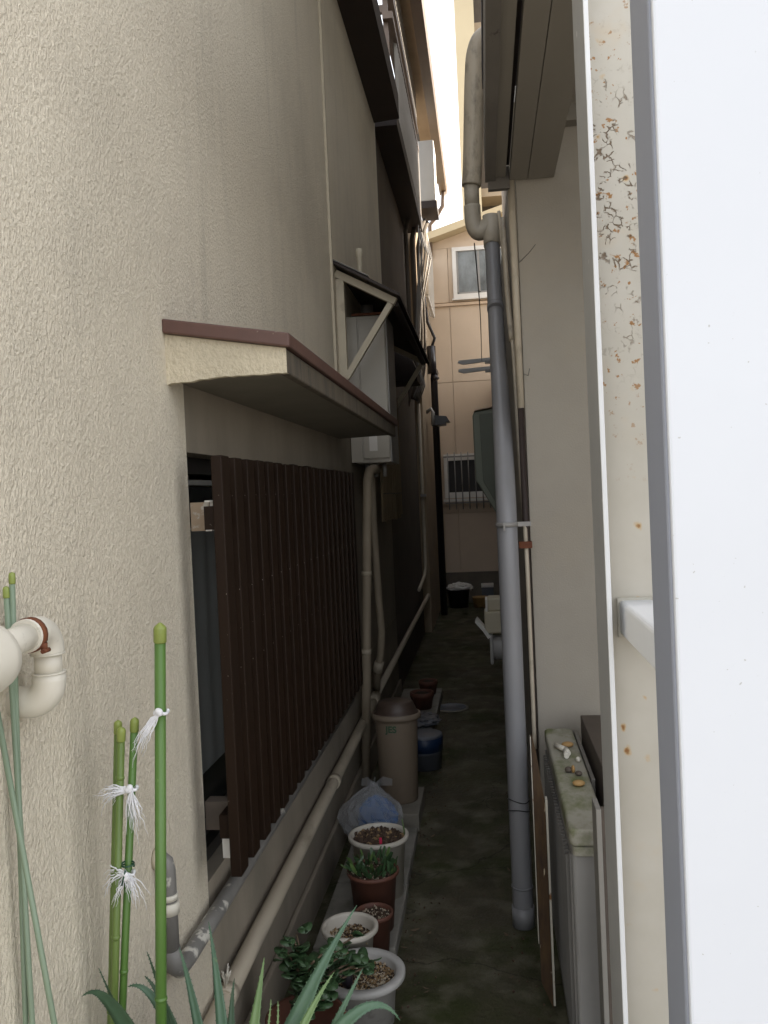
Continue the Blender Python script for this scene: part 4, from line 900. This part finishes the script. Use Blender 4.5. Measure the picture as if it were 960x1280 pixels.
MB().box(-.264, -.24, 12.175, 12.184, 4.361, 4.959).box(.03, .06, 12.175, 12.184, 4.361, 4.959).box(-.264, .369, 12.175, 12.184, 4.361, 4.385).build('sash', M_steel, w)
w = MB().box(-.56, .45, 12.15, 12.198, 2.03, 2.12).box(-.56, .45, 12.15, 12.198, 1.50, 1.58).box(-.56, -.50, 12.15, 12.198, 1.58, 2.03).box(.40, .45, 12.15, 12.198, 1.58, 2.03).build('window', M_alum, H3)
MB().box(-.58, .47, 12.10, 12.197, 1.45, 1.485).build('sill', M_alum, w)
MB().box(-.499, .399, 12.185, 12.195, 1.581, 2.029).build('pane', M_dark, w)
GR = thing('window_bars', 'thin metal bars fixed over the lower window at the alley end', 'bars', (0, 12.05, 1.3))
bar = MB().tube([(0, 0, 0), (0, 0, .80)], .0075, 8).build('bar', M_steel, None); bar.parent = GR; bar.location = Vector((-.50, 12.06, 1.34))-LOC[GR.name]
for k in range(1, 10): clone(bar, Vector((-.50+.095*k, 12.06, 1.34))-LOC[GR.name], GR)
for z in (1.42, 2.07): MB().box(-.56, .42, 12.068, 12.08, z, z+.02).build('rail', M_steel, GR)

# pale block far behind
H4 = thing('pale_tower', 'pale yellow building edge rising behind the end house', 'building', (1, 15, 0))
MB().box(-.17, .15, 14.5, 18, 0, 17).build('wall', M_yellow, H4)
MB().box(.15, 2.6, 15.1, 18, 0, 17).build('recessed_wall', M_wall2, H4)
for z in (3.6, 6.5, 9.25, 12.1): MB().box(.152, 3, 14.6, 15.098, z, z+.14).build('balcony_slab', M_wall3, H4)

# ------------------------------------------------------------------ house on the right
H5 = thing('right_house', 'pale rendered house on the right with grey eave overhead', 'house', (1, 5, 0))
MB().box(.165, 2.2, 3.30, 12.18, 0, 3.05).build('wall', M_wallr, H5)
MB().box(.33, 2.2, 2.3, 9.9, 3.21, 6.0).build('unseen_upper_wall', M_wallr, H5)  # storey out of view, its height raised to cut sky light on the left wall
MB().box(.331, 2.2, 3.33, 12.18, 3.06, 3.205).build('wall', M_wallr, H5)
MB().prism([(.16, 2.2, 5.95), (2.4, 2.2, 6.8), (2.4, 2.2, 6.9), (.16, 2.2, 6.05)], (0, 7.8, 0)).build('unseen_upper_roof', M_roof, H5)  # roof of the unseen storey raised against sky light
MB().box(.05, .088, 1.7, 3.27, 2.75, 2.90).build('fascia', M_eave1, H5)
MB().box(.089, .126, 1.7, 3.26, 2.762, 2.79).build('soffit_board', M_eave2, H5)
MB().box(.127, .141, 1.7, 3.25, 2.80, 2.83).build('groove', M_darkbrown, H5)
MB().box(.142, .206, 1.7, 3.28, 2.752, 2.79).build('soffit_board', M_eave2, H5)
MB().box(.2085, .305, 1.7, 3.28, 2.752, 2.79).build('soffit_board', M_eave2, H5)
MB().box(.06, .14, 3.262, 3.29, 2.72, 2.80).build('eave_end', M_eave1, H5)
MB().box(.055, 2.2, 1.66, 3.32, 3.12, 3.2).build('roof', M_roof, H5)
MB().box(.308, 2.0, 3.24, 3.298, 2.94, 3.0).build('wall_plate', M_eave2, H5)
for y in (1.75, 2.25, 2.8): MB().box(.306, 2.0, y, y+.05, 3.0, 3.11).build('rafter', M_darkbrown, H5)
MB().box(2.0, 2.2, 1.7, 3.29, 0, 3.1).build('unseen_side_wall', M_wallr, H5)  # hidden wall added to keep light from entering on the right

# ------------------------------------------------------------------ grey downpipes at the right corner
DW = thing('grey_downpipe', 'thick grey plastic downpipe running from the eave to the ground on the right', 'downpipe', (.074, 3.12, 0))
def smooth(pts, n=5):
    pts = [Vector(p) for p in pts]; out = []
    for k in range(len(pts)-1):
        p0, p1, p2, p3 = pts[max(k-1, 0)], pts[k], pts[k+1], pts[min(k+2, len(pts)-1)]
        for q in range(n):
            t = q/n; out.append(.5*((2*p1)+(p2-p0)*t+(2*p0-5*p1+4*p2-p3)*t*t+(3*p1-p0*3-p2*3+p3)*t**3) if False else .5*((p1*2)+(p2-p0)*t+(p0*2-p1*5+p2*4-p3)*t*t+(p1*3-p0-p2*3+p3)*t**3))
    out.append(pts[-1]); return out
run = [(.074, 3.115, .0), (.074, 3.115, .9), (.074, 3.13, 1.45), (.077, 3.3, 1.72), (.083, 3.68, 2.0), (.085, 4.0, 2.27), (.088, 4.25, 2.60), (.089, 4.38, 2.84)]
MB().tube(smooth(run, 8), .037, 24).build('pipe', M_pvc, DW)
MB().tube([(.074, 3.115, .012), (.074, 3.115, .085)], .0405, 24).build('socket', M_pvc, DW)
MB().tube([(.074, 3.115, .155), (.074, 3.115, .16)], .0395, 24).build('ring', M_pvc, DW)
MB().tube([(.089, 4.37, 2.82), (.089, 4.40, 2.90), (.089, 4.405, 2.98)], .043, 24).build('coupling', M_pvcw, DW)
MB().tube([(.0865, 4.13, 2.45), (.087, 4.15, 2.47)], .040, 24).build('ring', M_pvc, DW)
MB().tube([(.074, 3.13, 1.462), (.074, 3.13, 1.478)], .0405, 24).box(.100, .16, 3.12, 3.15, 1.462, 1.478).box(.060, .066, 3.075, 3.095, 1.45, 1.478).build('pipe_clip', M_steel, DW)
for z in (.44, .475): MB().tube([(.074+.0385*math.cos(a), 3.115+.0385*math.sin(a), z+.006*math.sin(a*2+z*40)) for a in [k*math.pi/10 for k in range(21)]], .002, 6).build('wire_loop', M_blackpipe, DW)
el = [(.089, 4.405, 2.965), (.075, 4.405, 2.955)] + arc((.045, 4.405, 2.965), (.03, 0, -.02), (-.02, 0, -.048), 1.2, 5) + [(.015, 4.41, 2.925), (-.002, 4.41, 2.96), (-.004, 4.41, 3.03)]
MB().tube(smooth([(.089, 4.405, 2.955), (.055, 4.405, 2.915), (.022, 4.407, 2.905), (.0, 4.41, 2.95), (-.003, 4.41, 3.04)], 6), .042, 24).build('u_bend', M_pvcw, DW)
MB().tube([(-.003, 4.41, 3.02), (-.003, 4.41, 3.16)], .038, 24).build('drop', M_pvcw, DW)
MB().tube(smooth([(-.003, 4.41, 3.14), (.008, 4.41, 3.25), (.035, 4.41, 3.68), (.055, 4.41, 3.82), (.10, 4.41, 3.88), (.20, 4.41, 3.89), (.30, 4.41, 3.89)], 6), .049, 24).build('upper_pipe', M_pvcd, DW)
TN = thing('thin_beige_pipe', 'thin beige pipe running beside the thick grey downpipe', 'pipe', (.145, 3.22, 0))
MB().tube(smooth([(.145, 3.24, .62), (.145, 3.24, 1.0), (.144, 3.25, 1.40), (.145, 3.55, 1.77), (.153, 3.9, 2.2), (.142, 4.15, 2.60), (.125, 4.25, 2.95)], 6), .0085, 10).build('pipe', M_conduit, TN)
MB().tube(smooth([(.15, 3.95, 2.27), (.145, 4.08, 2.5), (.140, 4.2, 2.9)], 4), .013, 10).build('sleeve', M_pvcd, TN)
MB().box(.118, .166, 3.225, 3.275, 1.375, 1.40).build('clamp', M_rust, TN)
BR = thing('brown_downpipe', 'narrow dark brown pipe in the shadow at the pale wall corner', 'pipe', (.15, 3.28, 0))
MB().tube([(.149, 3.285, .05), (.148, 3.28, 1.9)], .012, 12).build('lower_pipe', M_darkbrown, BR)
MB().tube([(.148, 3.285, 1.9), (.146, 3.285, 2.78)], .0135, 12).build('upper_pipe', M_pvcd, BR)
b = MB().tube([(.165, 3.296, 2.45), (.20, 3.27, 2.475), (.225, 3.25, 2.50)], .0012, 5).tube([(.165, 3.296, 2.03), (.18, 3.27, 2.02), (.185, 3.26, 2.045)], .0012, 5)
tag(b.build('wire_ends', M_blackpipe, None), 'two loose wire ends poking from the pale wall corner', 'wire')
WC = MB().tube(smooth([(-.0, 4.44, 2.86), (.012, 4.9, 2.75), (.02, 6.0, 2.74), (.02, 7.9, 2.77)], 5), .003, 6).build('hanging_cable', M_blackpipe, None); tag(WC, 'thin dark cable hanging from the pipe bend down to the pole brackets', 'cable')

# pole brackets, cabinet and gas meter on the right wall
for k, (z, l) in enumerate(((2.79, 'upper grey laundry pole arm jutting from the right wall'), (2.71, 'lower grey laundry pole arm jutting from the right wall'))):
    t = thing('pole_arm', l, 'pole arm', (.16, 8, z), 'laundry pole arms')
    MB().prism([(.165, 7.98, z-.005), (.165, 7.98, z+.025), (-.19, 7.98, z+.012), (-.20, 7.98, z-.01), (-.15, 7.98, z-.028)], (0, .03, 0)).build('arm', M_meterg, t, bevel=.002)
    MB().box(.05, .165, 7.972, 8.018, z-.03, z-.006).build('bracket', M_steel, t)
CB = thing('green_cabinet', 'dull green box with chamfered base on the right wall past the downpipe', 'cabinet', (.05, 7.2, 1.45))
out = [(-.075, 2.20), (-.06, 2.235), (.163, 2.26), (.163, 1.35), (.12, 1.35), (.07, 1.43), (-.07, 1.68)]
MB().prism([(x, 7.0, z) for x, z in out], (0, .5, 0)).build('casing', M_cabl, CB, bevel=.01)
inn = [(-.02, 2.21), (.163, 2.225), (.163, 1.42), (.10, 1.46), (-.01, 1.67)]
MB().prism([(x, 6.992, z) for x, z in inn], (0, .006, 0)).build('front_panel', M_cab, CB, bevel=.003)
MB().prism([(-.06, 6.98, 2.238), (.163, 6.98, 2.275), (.163, 6.98, 2.285), (-.06, 6.98, 2.248)], (0, .55, 0)).build('lit_top_edge', M_ledge, CB)  # pale strip paints in the lit top edge of the cabinet
GM = thing('gas_meter', 'cream gas meter with grey dial body on the right wall behind the downpipe', 'gas meter', (.08, 5.9, .42))
MB().box(-.04, .15, 5.85, 6.05, .62, .77).build('casing', M_meter, GM, bevel=.012)
MB().box(-.015, .15, 5.87, 6.04, .77, .86).build('top_casing', M_meter, GM, bevel=.012)
MB().box(-.03, -.015, 5.86, 6.04, .77, .85).build('side_plate', M_alum, GM)
MB().box(-.01, .012, 5.84, 6.05, .41, .615).build('dial_cover', M_meterg, GM, bevel=.008)
MB().tube([(.012, 5.93, .51), (.15, 5.93, .51)], .085, 24).build('drum', M_meterg, GM)
MB().tube([(.09, 5.95, .85), (.09, 5.95, 1.3), (.14, 5.95, 1.4)], .02, 10).build('gas_pipe', M_steel, GM)
MB().tube([(.09, 5.95, .42), (.09, 5.95, .02)], .02, 10).build('gas_pipe', M_steel, GM)
MB().prism([(-.055, 5.84, .64), (-.105, 5.84, .70), (-.09, 5.84, .72), (-.04, 5.84, .66), (-.0, 5.84, .60), (-.02, 5.84, .585)], (0, .15, 0)).build('tag_plate', M_alum, GM)

# ------------------------------------------------------------------ outdoor unit, boards, pebbles
OU = thing('outdoor_unit', 'aged white outdoor unit with a mossy pale lid beside the rusted sheet', 'outdoor unit', (.24, 2.75, 0))
def rrect(x0, x1, y0, y1, r, z, n=5):
    pts = []
    for cx, cy, a0 in ((x1-r, y1-r, 0), (x0+r, y1-r, 90), (x0+r, y0+r, 180), (x1-r, y0+r, 270)):
        for k in range(n+1):
            a = R(a0+90*k/n); pts.append((cx+r*math.cos(a), cy+r*math.sin(a), z))
    return pts
MB().prism(rrect(.186, .277, 2.262, 3.19, .012, .02), (0, 0, .64)).build('cabinet', M_acw, OU)
MB().prism(rrect(.180, .281, 2.245, 3.20, .02, .662), (0, 0, .046)).build('lid', M_lid, OU, bevel=.008, seg=3)
MB().prism(rrect(.188, .275, 2.252, 3.195, .014, .634), (0, 0, .026)).build('lid_skirt', M_lid, OU, bevel=.003)
b = MB()
for k in range(34): b.box(.172, .1855, 2.30+k*.026, 2.308+k*.026, .10, .62)
b.build('side_grille', M_acg, OU)
MB().box(.180, .1858, 2.275, 2.292, .03, .632).box(.180, .1858, 3.17, 3.185, .03, .632).box(.178, .1858, 2.293, 3.169, .03, .09).build('grille_frame', M_acg, OU)
MB().lathe([(.02, 0), (.022, .004), (.012, .006), (0, .006)], (0, 0, 0), 16)
b = MB().tube([(.262, 2.261, .56), (.262, 2.256, .56)], .011, 16); b.build('knob_cover', M_acw, OU)
for x in (.20, .262): MB().box(x-.01, x+.01, 2.3, 3.15, .0, .02).build('foot', M_blackpipe, OU)
def stone(label, c, sx, sy, sz, mt, name='pebble', cat='pebble', grp='pebbles on the mossy lid'):
    b = MB().ball((c[0], c[1], .708+sz), sx, sy, sz, 14, 8)
    for v in b.v: v.z = max(v.z, .7085)
    tag(b.build(name, mt, None), label, cat, grp)
stone('flat ochre oval pebble at the far end of the mossy lid', (.244, 2.965), .021, .017, .009, M_ochre)
stone('flat ochre oval pebble nearest on the mossy lid', (.240, 2.575), .019, .015, .009, M_ochre)
stone('small cubic yellowish stone at the middle of the mossy lid', (.262, 2.80), .008, .009, .009, M_ivory)
stone('brown pebble of the middle cluster, left one', (.222, 2.70), .012, .014, .009, M_brownboard)
stone('pinkish upright chip in the middle pebble cluster', (.236, 2.695), .006, .016, .012, M_ochre)
stone('dull brown pebble right of the pinkish chip', (.250, 2.67), .011, .014, .007, M_brownboard)
ft = MB().tube([(.203, 2.95, .7185), (.232, 2.90, .7185)], .009, 12).tube([(.232, 2.905, .7185), (.236, 2.86, .7185)], .0095, 12).tube([(.229, 2.885, .7185), (.2285, 2.83, .7185)], .0085, 12)
tag(ft.build('pipe_fitting', M_ivory, None), 'broken ivory plastic pipe fitting lying on the mossy lid', 'pipe fitting')
RB = thing('rusted_sheet', 'narrow rusted brown sheet with flaking white edges standing by the downpipe foot', 'metal sheet', (.125, 2.6, 0))
MB().prism([(.108, 2.6, .10), (.141, 2.6, .02), (.141, 2.6, .645), (.132, 2.6, .71), (.120, 2.6, .80), (.108, 2.6, .86), (.106, 2.6, .5)], (0, .02, 0)).build('sheet', M_rustb, RB)
MB().box(.1415, .1475, 2.597, 2.625, .03, .66).build('right_edge', M_flake, RB)
MB().box(.1035, .1055, 2.597, 2.622, .22, .85).build('left_edge', M_flake, RB)
GB = thing('grey_board', 'plain grey board standing between the outdoor unit and the steel post', 'board', (.295, 2.9, 0))
MB().box(.286, .298, 2.66, 3.2, .01, .70).build('panel', M_greyboard, GB, bevel=.002)
MB().box(.238, .251, 2.14, 2.225, .01, .80).build('stile', M_greyboard, GB, bevel=.002)
MB().box(.252, .33, 2.17, 2.19, .01, .79).build('panel', M_brownboard, GB, bevel=.002)
BD = thing('brown_plank', 'weathered brown plank end rising above the grey board by the wall', 'plank', (.34, 3.0, 0))
MB().box(.314, .40, 2.2, 3.20, .0, .755).build('plank', M_brownboard, BD, bevel=.003)

# ------------------------------------------------------------------ steel post, gate arm and white panel
SP = thing('steel_post', 'cream painted steel post with cracked rusty paint behind the white gatepost', 'steel post', (.24, 1.33, 0))
MB().box(.168, .1745, 1.268, 1.392, .01, 3.0).build('left_flange', M_flange_shade, SP, bevel=.001)
MB().box(.1678, .1747, 1.262, 1.2675, .01, 3.0).build('lit_flange_edge', M_steelw, SP, bevel=.001)  # lit front edge of the flange, added as a separate white strip
MB().box(.1755, .292, 1.326, 1.334, .01, 3.0).build('web', M_web, SP)
MB().box(.293, .2995, 1.268, 1.392, .01, 3.0).build('right_flange', M_flange_shade, SP, bevel=.001)
MB().tube([(.176, 1.3245, .01), (.176, 1.3245, 3.0)], .0028, 6).build('weld_bead', M_cream, SP)
GA = thing('gate_arm', 'short white steel arm jutting from the cream post behind the white gatepost', 'steel arm', (.22, 1.1, 1.4))
MB().box(.1935, .245, .985, 1.325, 1.372, 1.424).build('arm', M_steelw, GA, bevel=.006, seg=3)
MB().box(.190, .249, 1.319, 1.3255, 1.368, 1.428).build('weld_seam', M_flake, GA, bevel=.002)
WP = thing('white_gatepost', 'wide smooth white gatepost with grey side face at the right foreground', 'gatepost', (.45, .94, 0))
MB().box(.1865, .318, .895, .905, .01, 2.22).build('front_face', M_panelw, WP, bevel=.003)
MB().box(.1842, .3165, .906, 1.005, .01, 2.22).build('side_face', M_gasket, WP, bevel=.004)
